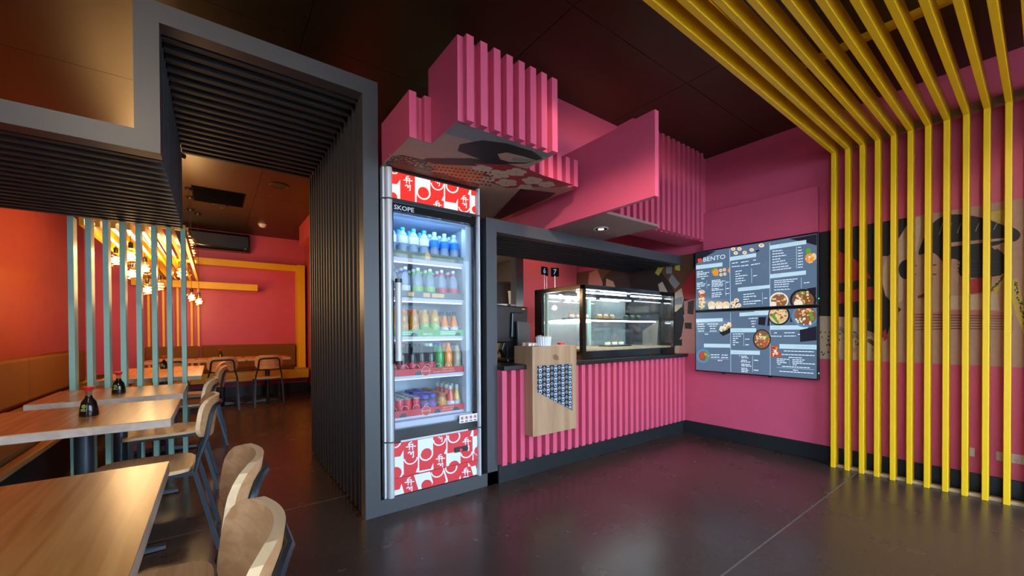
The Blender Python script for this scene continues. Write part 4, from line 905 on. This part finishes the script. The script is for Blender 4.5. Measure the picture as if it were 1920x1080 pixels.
for i in range(9):
    x = 1575 + i * 9; y = 612 + (i * 17) % 40; M([(x, y), (x + 14, y + 8), (x + 10, y + 16), (x - 4, y + 6)], random.choice(['pr_pink', 'pr_brown', 'pr_grey2', 'pr_peach']))
M([(1655, 622), (1661, 616), (1664, 634), (1657, 640)], 'pr_red')
# peach figure shapes behind the yellow slats
Md(1680, 520, 26, 48, 'pr_cream', 24, 60, 300); M([(1668, 480), (1700, 420), (1720, 405), (1730, 410), (1720, 470), (1700, 500)], 'pr_cream', sm=2)
M([(1684, 500), (1692, 488), (1705, 486), (1706, 522), (1695, 524), (1686, 516)], 'pr_black', sm=2)
hair = [(1722, 470), (1735, 440), (1750, 415), (1775, 402), (1810, 402), (1850, 410), (1885, 424), (1905, 428), (1916, 440), (1905, 454), (1885, 452), (1865, 462), (1885, 478), (1900, 508), (1880, 516), (1840, 522), (1800, 520), (1797, 505), (1802, 488), (1782, 484), (1770, 495), (1755, 475), (1740, 472), (1722, 480)]
M(hair, 'pr_black', sm=2)
M([(1778, 455), (1885, 446), (1885, 450), (1778, 463)], 'pr_peach'); M([(1858, 462), (1900, 452), (1900, 458), (1865, 468)], 'pr_peach')
for i in range(7): M([(1760 + i * 17, 440 - i * 1.5), (1767 + i * 17, 418), (1768.5 + i * 17, 418), (1762 + i * 17, 440 - i * 1.5)], 'pr_grey2')
for i in range(4): M([(1795, 488 + i * 7), (1895, 492 + i * 7), (1895, 493 + i * 7), (1795, 489.5 + i * 7)], 'pr_dark')
M([(1815, 524), (1860, 518), (1858, 545), (1820, 552)], 'pr_red'); M([(1715, 590), (1780, 582), (1850, 580), (1900, 590), (1900, 600), (1780, 600), (1715, 602)], 'pr_pink')
M([(1770, 556), (1870, 550), (1874, 582), (1780, 580)], 'pr_cream')
for i in range(6): M([(1700, 588 + i * 6), (1790, 590 + i * 5), (1900, 592 + i * 5), (1900, 593 + i * 5), (1790, 592 + i * 5), (1700, 589.4 + i * 6)], 'pr_brown')
for pts in ([(1712, 498), (1719, 497), (1719, 499), (1712, 500)], [(1748, 496), (1756, 495), (1756, 498), (1748, 498.5)], [(1712, 514), (1718, 513), (1718, 515.5), (1712, 516)], [(1748, 513), (1756, 513), (1756, 515.5), (1748, 516)], [(1720, 555), (1733, 550), (1733, 557), (1722, 560)]): M(pts, 'pr_brown')
M([(1853, 548), (1880, 512), (1886, 520), (1868, 552)], 'pr_yellow'); M([(1896, 525), (1908, 522), (1925, 600), (1925, 640), (1905, 590), (1897, 560)], 'pr_yellow'); M([(1855, 398), (1890, 392), (1880, 420), (1855, 410)], 'pr_yellow')
for i in range(70):
    if i % 3: t = random.random(); x = 1898 + t * 24 + random.uniform(0, 8); y = 526 + t * 92
    else: t = random.random(); x = 1858 + t * 24; y = 546 - t * 30 + random.uniform(-2, 4)
    M([(x - 2, y), (x, y - 2.5), (x + 2, y), (x, y + 2.5)], random.choice(['pr_red', 'pr_green', 'pr_blue', 'pr_black']))
# behind the display cabinet
M([(1078, 478), (1300, 470), (1300, 560), (1275, 560), (1240, 650), (1200, 655), (1150, 640), (1082, 640)], 'pr_brown')
Md(1190, 600, 85, 110, 'pr_dark')
for pts, m in (([(1105, 512), (1120, 505), (1130, 530), (1128, 560), (1100, 560)], 'pr_pink'), ([(1137, 522), (1150, 528), (1160, 555), (1135, 555)], 'pr_peach'), ([(1228, 512), (1236, 497), (1245, 500), (1235, 517)], 'pr_yellow'), ([(1249, 498), (1260, 497), (1260, 513), (1249, 513)], 'pr_grey2'), ([(1265, 497), (1275, 494), (1275, 508), (1266, 506)], 'pr_yellow'), ([(1254, 524), (1260, 514), (1275, 532), (1266, 542), (1256, 530)], 'pr_grey2'), ([(1234, 533), (1242, 528), (1252, 548), (1237, 548)], 'pr_cream'), ([(1290, 520), (1304, 500), (1304, 565), (1282, 560), (1276, 540)], 'pr_red'), ([(1265, 550), (1278, 540), (1282, 560), (1278, 580), (1265, 585)], 'pr_cream'), ([(1265, 560), (1280, 556), (1280, 570), (1265, 572)], 'pr_grey'), ([(1282, 565), (1304, 560), (1304, 690), (1268, 690), (1276, 640), (1284, 600)], 'pr_pink'), ([(1290, 566), (1302, 562), (1300, 590), (1289, 588)], 'pr_dark'), ([(1284, 605), (1297, 605), (1297, 617), (1284, 616)], 'pr_dark'), ([(1262, 590), (1278, 575), (1283, 600), (1278, 630), (1268, 645), (1262, 640)], 'pr_black'), ([(1232, 626), (1260, 590), (1262, 620), (1240, 640)], 'pr_black'), ([(1240, 640), (1279, 636), (1279, 648), (1240, 648)], 'pr_black'), ([(1205, 620), (1235, 600), (1232, 650), (1205, 655)], 'pr_cream')): M(pts, m)

# power point low on the mural wall
pw = thing('power_point', 'double white power point low on the wall behind the yellow slats', 'power point', (XR, .15, .25))
MB().box(XR - .010, XR, .085, .205, .250, .312).build('plate', paint('plate_white', (.60, .50, .42), .4), pw, bevel=.003)
for y in (.118, .172):
    MB().box(XR - .013, XR - .010, y - .010, y + .010, .290, .304).build('switch', 'plate_white', pw, bevel=.001)
    for dy, dz in ((-.006, .274), (.006, .274), (0, .262)): MB().box(XR - .0112, XR - .0100, y + dy - .0012, y + dy + .0012, dz - .004, dz + .004).build('socket_slot', 'black', pw)
tag(MB().box(XR - .010, XR, .30, .36, .250, .312).build('wall_switch_plate', 'plate_white', bevel=.003), 'plain cream blank plate beside the white power point', 'wall plate')
# ------------------------------------------------------------------ benches
bl = thing('side_bench', 'long brown suede banquette bench along the red side wall', 'bench', (-1.27, 5.0, 0))
MB().box(XL + .022, -1.02, .2, YB - .62, 0, .36).build('base', 'black_matte', bl)
lab(MB().box(XL + .022, -.915, .2, YB - .62, .362, .395).build('seat_board', 'table_wood', bl, bevel=.002), 'timber seat board')
for y0, y1 in ((.2, 2.2), (2.21, 4.2), (4.21, 6.2), (6.21, YB - .63)):
    MB().box(XL + .1, -.97, y0, y1, .396, .440).build('seat_cushion', 'suede', bl, bevel=.015)
    MB().box(XL + .022, XL + .115, y0, y1, .47, .905).build('back_cushion', 'suede', bl, bevel=.02)
bb = thing('end_bench', 'yellow edged bench with brown cushions along the pink end wall', 'bench', (.4, 8.9, 0))
MB().box(XL + .022, 1.478, 8.77, YB - .022, 0, .30).build('base', 'pink', bb)
MB().box(XL + .022, 1.478, 8.755, 8.77, 0, .18).build('kickboard', 'skirting', bb)
MB().box(XL + .022, 1.45, 8.45, YB - .022, .30, .455).build('yellow_edge', 'yellow', bb, bevel=.003)
lab(MB().box(XL + .022, 1.45, 8.45, YB - .022, .455, .47).build('seat_board', 'pale_timber', bb), 'thin timber top')
for x0, x1 in ((-1.5, -.93), (-.92, -.20), (-.19, .55), (.56, 1.22)): MB().box(x0, x1, 8.5, 8.92, .47, .505).build('seat_cushion', 'suede_dark', bb, bevel=.012)
MB().box(-.90, -.20, 8.78, 8.88, .72, .93).build('back_cushion', 'suede', bb, bevel=.02); MB().box(-.17, 1.30, 8.92, YB - .022, .50, .935).build('back_cushion', 'suede', bb, bevel=.02)

# yellow frame on the end wall + dining slat canopy
yf = thing('yellow_wall_frame', 'yellow box frame of bars fixed to the pink end wall', 'frame', (.9, 8.9, .5))
MB().box(1.32, 1.45, 8.76, YB - .001, .472, 2.475).build('post', 'yellow', yf); MB().box(-.60, 1.32, 8.85, YB - .001, 2.36, 2.475).build('top_bar', 'yellow', yf); MB().box(-1.05, .66, 8.76, YB - .001, 1.93, 2.045).build('low_bar', 'yellow', yf)
yd = thing('dining_slat_canopy', 'yellow slats running over the dining room and down the end wall', 'slat screen', (-.5, 7.0, 2.05))
m1 = MB().box(-.015, .015, 4.75, 8.80, 2.046, 2.146).mesh('beam', 'yellow'); m2 = MB().box(-.015, .015, 8.885, 8.965, .52, 1.93).mesh('slat', 'yellow')
for k in range(8): put(m1, 'beam', yd, (-.215 - .0925 * k, 0, 0)); put(m2, 'slat', yd, (-.212 - .0925 * k, 0, 0))
for y in (5.0, 7.2): MB().box(-.90, -.19, y, y + .035, 2.146, 2.18).build('cross_rail', 'yellow', yd)

# orange bulkhead along the dining wall
tag(MB().box(1.225, 1.50, 4.3, 7.9, 2.69, ZC).build('boxed_bulkhead', 'red_wall'), 'red boxed bulkhead under the ceiling at the kitchen side of the dining room', 'bulkhead')

# ------------------------------------------------------------------ wall and ceiling equipment
ac = thing('air_conditioner', 'long black wall mounted air conditioner above the yellow frame', 'air conditioner', (0, 8.95, 2.63))
a_ = MB(); a_.prism([(9.048, 2.645), (8.88, 2.645), (8.835, 2.70), (8.835, 2.93), (8.86, 2.965), (9.048, 2.965)], 'x', -.55, .555); a_.build('case', 'black_gloss', ac, bevel=.008)
MB().box(-.52, .53, 8.831, 8.836, 2.715, 2.92).build('front_cover', mat('ac_face', (.02, .022, .026), .25), ac, bevel=.004)
MB().box(-.48, .46, 8.85, 8.88, 2.641, 2.646).build('outlet_flap', 'black', ac); MB().box(.47, .49, 8.829, 8.832, 2.69, 2.70).build('badge', 'silver', ac)
vt = thing('ceiling_vent', 'black rectangular air return grille in the dining ceiling', 'vent', (.08, 6.78, ZC))
MB().box(-.21, .36, 6.45, 7.12, ZC - .012, ZC).build('frame', 'void', vt)
for k in range(12): MB().box(-.19, .34, 6.48 + k * .052, 6.50 + k * .052, ZC - .02, ZC - .012).build('blade', 'void', vt)
sd = thing('smoke_detector', 'small white round smoke detector on the dining ceiling', 'smoke detector', (.686, 8.05, ZC - .055))
MB().lathe([(.03, 0), (.048, .012), (.055, .03), (.055, .04)], 20).build('head', 'white', sd, local=True, smooth=True); MB().lathe([(.065, .04), (.065, .0548)], 20).build('base', 'white', sd, local=True)
for x, y, lb in ((.684, 5.815, 'round ceiling speaker with dark grille near the portal'), (.075, 7.235, 'round ceiling speaker beside the black vent')):
    s_ = thing('ceiling_speaker', lb, 'speaker', (x, y, ZC - .012)); MB().lathe([(.115, .0118), (.115, .004), (.10, 0), (.098, .005)], 28).build('rim', 'ceiling_black', s_, local=True, smooth=True); MB().lathe([(.097, .006), (.02, .003)], 28).build('grille', 'black_matte', s_, local=True)

# ------------------------------------------------------------------ tables
def table(x0, x1, y0, y1, label, peds, pair=False, group=None):
    t = thing('dining_table', label, 'table', ((x0 + x1) / 2, (y0 + y1) / 2, 0), 0, group)
    w, d = (x1 - x0) / 2, (y1 - y0) / 2
    MB().box(-w + .001, w - .001, -d + .001, d - .001, .7475, .750).build('top_veneer', 'table_wood', t, local=True)
    MB().box(-w, w, -d, d, .712, .7475).build('top_edge', 'table_edge', t, local=True, bevel=.002)
    for py in peds:
        MB().lathe([(.036, .03), (.036, .70)], 18, (0, py, 0)).build('column', 'steel_blue', t, local=True, smooth=True)
        MB().box(-.2, .2, py - .03, py + .03, .695, .712).build('top_plate', 'black', t, local=True)
        for a in (0, PI / 2, PI, 3 * PI / 2):
            c, s = math.cos(a), math.sin(a); P = lambda r, q, z: (r * c - q * s, py + r * s + q * c, z)
            MB().add([P(.02, -.035, .004), P(.30, -.022, .004), P(.30, .022, .004), P(.02, .035, .004), P(.02, -.03, .055), P(.30, -.018, .020), P(.30, .018, .020), P(.02, .03, .055)], [(0, 3, 2, 1), (4, 5, 6, 7), (0, 1, 5, 4), (1, 2, 6, 5), (2, 3, 7, 6), (3, 0, 4, 7)]).build('foot', 'steel_blue', t, local=True)
    return t
table(-.815, -.115, .34, 1.645, 'long bare timber dining table with two chairs and no bottle', (-.36, .36))
table(-.865, -.165, 2.46, 3.19, 'timber dining table under the portal with a soy sauce bottle', (0,))
table(-.865, -.168, 3.45, 4.12, 'timber dining table right against the teal slats with a soy sauce bottle', (0,))
table(-.80, -.095, 4.80, 5.53, 'timber dining table just behind the teal slats, pushed up to the next table', (0,))
table(-.80, -.095, 5.55, 6.28, 'timber dining table behind the teal slats holding a soy sauce bottle', (0,))
for i, x in enumerate((-.80, -.20, .42)): table(x, x + .60, 7.50, 8.20, ('small timber table at the end bench below the yellow slats', 'small timber table at the end bench with a soy sauce bottle', 'small timber table at the end bench next to the yellow post')[i], (0,))

# ------------------------------------------------------------------ chairs (local: faces +y)
def backrest_mesh():
    nx, nz = 16, 10; W, H, R = .186, .108, .075; th = .019
    front, back = [], []
    for k in range(nz + 1):
        v = -math.cos(PI * k / nz) * .5 + (-1 + 2 * k / nz) * .5
        dz_ = max(0, abs(v) * H - (H - R)); lim = W - R + math.sqrt(max(0, R * R - dz_ * dz_))
        for i in range(nx + 1):
            u = -1 + 2 * i / nx
            x = u * lim; bow = .066 * (x / W) ** 2
            z = .698 + v * H
            y = -.262 - .14 * (z - .57) + bow
            front.append((x, y, z)); back.append((x, y - th, z))
    n = nx + 1; N = len(front); vs_ = front + back; fs_ = []
    for k in range(nz):
        for i in range(nx):
            a = k * n + i; fs_.append((a, a + 1, a + n + 1, a + n)); fs_.append((N + a, N + a + n, N + a + n + 1, N + a + 1))
    return front, back, fs_, n, nz, nx
def chair_proto():
    c = thing('dining_chair', '', 'chair', (0, 0, 0), 0, 'plywood dining chairs')
    # seat
    out = []
    for a in range(0, 360, 10):
        t = math.radians(a); cx, cy = math.cos(t), math.sin(t); e = .38
        x = .205 * math.copysign(abs(cx) ** e, cx); y = .01 + .205 * math.copysign(abs(cy) ** e, cy)
        out.append((x * (1 - .05 * (y < 0)), y))
    n = len(out); zt = lambda p: .452 - .012 * max(0, (p[1] - .12) / .1) ** 2 - .004 * (1 - (p[0] / .205) ** 2)
    tv = [(p[0], p[1], zt(p)) for p in out]; bv = [(p[0], p[1], zt(p) - .018) for p in out]
    MB().add(tv + [(0, .01, .446)], [(i, (i + 1) % n, n) for i in range(n)]).build('seat', 'ply', c, local=True, smooth=True)
    MB().add(tv + bv + [(0, .01, .430)], [(i, (i + 1) % n, n + (i + 1) % n, n + i) for i in range(n)] + [(n + i, n + (i + 1) % n, 2 * n) for i in range(n)]).build('seat_edge', 'ply_edge', c, local=True)
    f, b, fs, nn, nz, nx = backrest_mesh(); N = len(f)
    MB().add(f + b, fs).build('backrest', 'ply', c, local=True, smooth=True)
    bd = [i for i in range(nx + 1)] + [k * nn + nx for k in range(1, nz + 1)] + [nz * nn + i for i in range(nx - 1, -1, -1)] + [k * nn for k in range(nz - 1, 0, -1)]
    q = len(bd); MB().add([f[i] for i in bd] + [b[i] for i in bd], [(i, (i + 1) % q, q + (i + 1) % q, q + i) for i in range(q)]).build('backrest_edge', 'ply_edge', c, local=True)
    # frame
    S = (.024, .014)
    for s in (-1, 1):
        MB().tube([(s * .185, .165, .002), (s * .180, .160, .425)], 0, sq=(.022, .022)).build('leg', 'steel_blue', c, local=True)
        MB().tube([(s * .195, -.305, .002), (s * .178, -.205, .43)], 0, sq=(.022, .024)).build('leg', 'steel_blue', c, local=True)
        MB().tube([(s * .178, .165, .424), (s * .178, -.21, .424)], 0, sq=(.020, .020)).build('seat_rail', 'steel_blue', c, local=True)
        MB().lathe([(.013, 0), (.013, .004)], 8, (s * .185, .165, 0)).build('glide', 'black', c, local=True)
    MB().tube([(-.178, .15, .424), (.178, .15, .424)], 0, sq=(.02, .02)).build('cross_rail', 'steel_blue', c, local=True)
    MB().tube([(-.178, -.19, .424), (.178, -.19, .424)], 0, sq=(.02, .02)).build('cross_rail', 'steel_blue', c, local=True)
    # hoop behind the backrest
    bk_ = lambda x, z: -.262 - .14 * (z - .57) + .066 * (x / .186) ** 2 - .019 - .0115
    pts = [(-.178, -.205, .43), (-.172, -.222, .50), (-.150, bk_(-.150, .60), .59), (-.138, bk_(-.138, .70), .71)] + [(-.138 + .05 * (1 - math.cos(t)), bk_(-.138 + .05 * (1 - math.cos(t)), .74), .71 + .05 * math.sin(t)) for t in (.5, 1.0, 1.57)] + [(-.05, bk_(-.05, .76), .76)]
    pts += [(-x, y, z) for x, y, z in pts[::-1]]
    MB().tube(pts, .0105, 8).build('back_hoop', 'steel_blue', c, local=True, smooth=True)
    return c
ch = chair_proto()
CH = [((-.208, .875), PI / 2, 'plywood chair at the long bare table, the one farther from the portal'), ((-.200, 1.375), PI / 2, 'plywood chair at the long bare table, the one nearer the portal'),
      ((-.29, 2.83), PI / 2, 'plywood chair at the table under the portal'), ((-.29, 3.85), PI / 2, 'plywood chair at the table against the teal slats'),
      ((-.20, 5.20), PI / 2, 'plywood chair at the first table behind the teal slats'), ((-.20, 5.93), PI / 2, 'plywood chair at the second table behind the teal slats'),
      ((-.48, 7.52), 0, 'plywood chair backing on to the room at the end bench table below the yellow slats'), ((.10, 7.48), 0, 'plywood chair with black hoop back at the middle end bench table'), ((.69, 7.53), 0, 'plywood chair with black hoop back at the end bench table next to the yellow post')]
for i, (p, rz, lb) in enumerate(CH):
    if i == 0: ch.location = (*p, 0); ch.rotation_euler = (0, 0, rz); ch['label'] = lb
    else: dup(ch, (*p, 0), rz, lb)

# ------------------------------------------------------------------ soy sauce bottles
glass('soy_glass', (.75, .72, .68), refl=1.0)
mat('soy', (.006, .005, .005), .12); mat('lime_print', (.42, .62, .06), .5)
sb = thing('soy_sauce_bottle', '', 'bottle', (0, 0, 0), 0, 'soy sauce bottles on the tables')
MB().lathe([(.034, 0), (.0355, .006), (.031, .045), (.027, .068), (.014, .088), (.0125, .098)], 20).build('body', 'soy', sb, smooth=True, local=True)
MB().lathe([(.0125, .098), (.0125, .122)], 16).build('neck', 'soy_glass', sb, smooth=True, local=True)
MB().lathe([(.010, .121), (.015, .124), (.020, .138), (.023, .141), (.023, .143), (.012, .144)], 20).build('cap', 'red_cap', sb, smooth=True, local=True)
lg = MB(); n = 16
for i in range(n):
    a, b = 2 * PI * i / n, 2 * PI * (i + 1) / n
    for r0, r1 in ((.006, .009), (.0, .003)): lg.poly([(.004 + r * math.cos(t), -.0335 + (z_ := .050 + r * math.sin(t), 0)[1] + (z_ - .045) * .10 * 1.0, z_) for r, t in ((r0 + 1e-5, a), (r1, a), (r1, b), (r0 + 1e-5, b))])
for z in (.028, .034): lg.box(-.007, .013, -.0350, -.0345 + .0004, z, z + .003)
stuff(lg.build('emblem', 'lime_print', sb, local=True))
SB = [((-.492, 2.80), -.5, 'soy sauce bottle with red cap on the table under the portal'), ((-.516, 3.741), -.5, 'soy sauce bottle with red cap on the table against the teal slats'), ((-.456, 6.0), -.5, 'soy sauce bottle with red cap on the second table behind the teal slats'), ((.085, 7.95), -.3, 'soy sauce bottle with red cap on the middle end bench table')]
for i, (p, rz, lb) in enumerate(SB):
    if i == 0: sb.location = (*p, .7502); sb.rotation_euler = (0, 0, rz); sb['label'] = lb
    else: dup(sb, (*p, .7502), rz, lb)

# ------------------------------------------------------------------ pendant bulbs
emis('filament', (1.0, .60, .22), 16)
BP = 9.0
def pendant(x, y, z, label, power=BP):
    r = .076
    t = thing('pendant_bulb', label, 'pendant lamp', (x, y, z), random.uniform(0, 3), 'amber pendant bulbs')
    prof = [(.013, .088), (.016, .082)] + [(r * math.sin(q), r * .92 * math.cos(q)) for q in [.30 + (PI - .32) * i / 12 for i in range(13)]]
    MB().lathe(prof, 24).build('globe', 'bulb_glass', t, smooth=True, local=True)
    MB().lathe([(.016, .078), (.019, .085), (.019, .130), (.006, .142)], 14).build('socket', 'black', t, smooth=True, local=True)
    MB().tube([(0, 0, .14), (0, 0, ZC - z - .03)], .0022, 6).build('cord', 'black_matte', t, local=True)
    MB().lathe([(.03, ZC - z - .035), (.045, ZC - z - .015), (.045, ZC - z - .001)], 18).build('ceiling_rose', 'black', t, smooth=True, local=True)
    MB().tube([(.045 * math.sin(2 * PI * 3.0 * s) * (1 - .35 * abs(2 * s - 1)), .045 * math.cos(2 * PI * 3.0 * s) * (1 - .35 * abs(2 * s - 1)), .052 - .105 * s) for s in [i / 60 for i in range(61)]], .0030, 5).build('filament', 'filament', t, local=True)
    l = bpy.data.lights.new('bulb_light', 'POINT'); l.energy = power; l.color = (1.0, .72, .43); l.shadow_soft_size = .05
    o = bpy.data.objects.new('bulb_light', l); COL.objects.link(o); o.parent = t; o.location = (0, 0, 0)
BL = [(-.816, 5.86, 1.92), (-.63, 5.26, 1.89), (-.724, 6.11, 1.817), (-.63, 6.24, 1.90), (-.26, 5.43, 1.774), (-.24, 6.6, 2.32), (-.237, 7.0, 2.25), (-.63, 6.44, 1.67), (-.54, 6.69, 1.747), (-.26, 7.7, 1.687), (-.18, 7.9, 1.645), (-.76, 6.6, 2.45), (-.59, 6.62, 2.46)]
for i, b in enumerate(BL): pendant(*b, 'glowing amber globe bulb %s' % ('hanging low through the yellow beams behind the teal slats' if i < 5 else ('hung above the yellow dining beams' if i in (5, 6, 11, 12) else ('hanging lowest over the second table behind the teal slats' if i < 9 else 'in front of the pink end wall beside the last yellow beam'))))
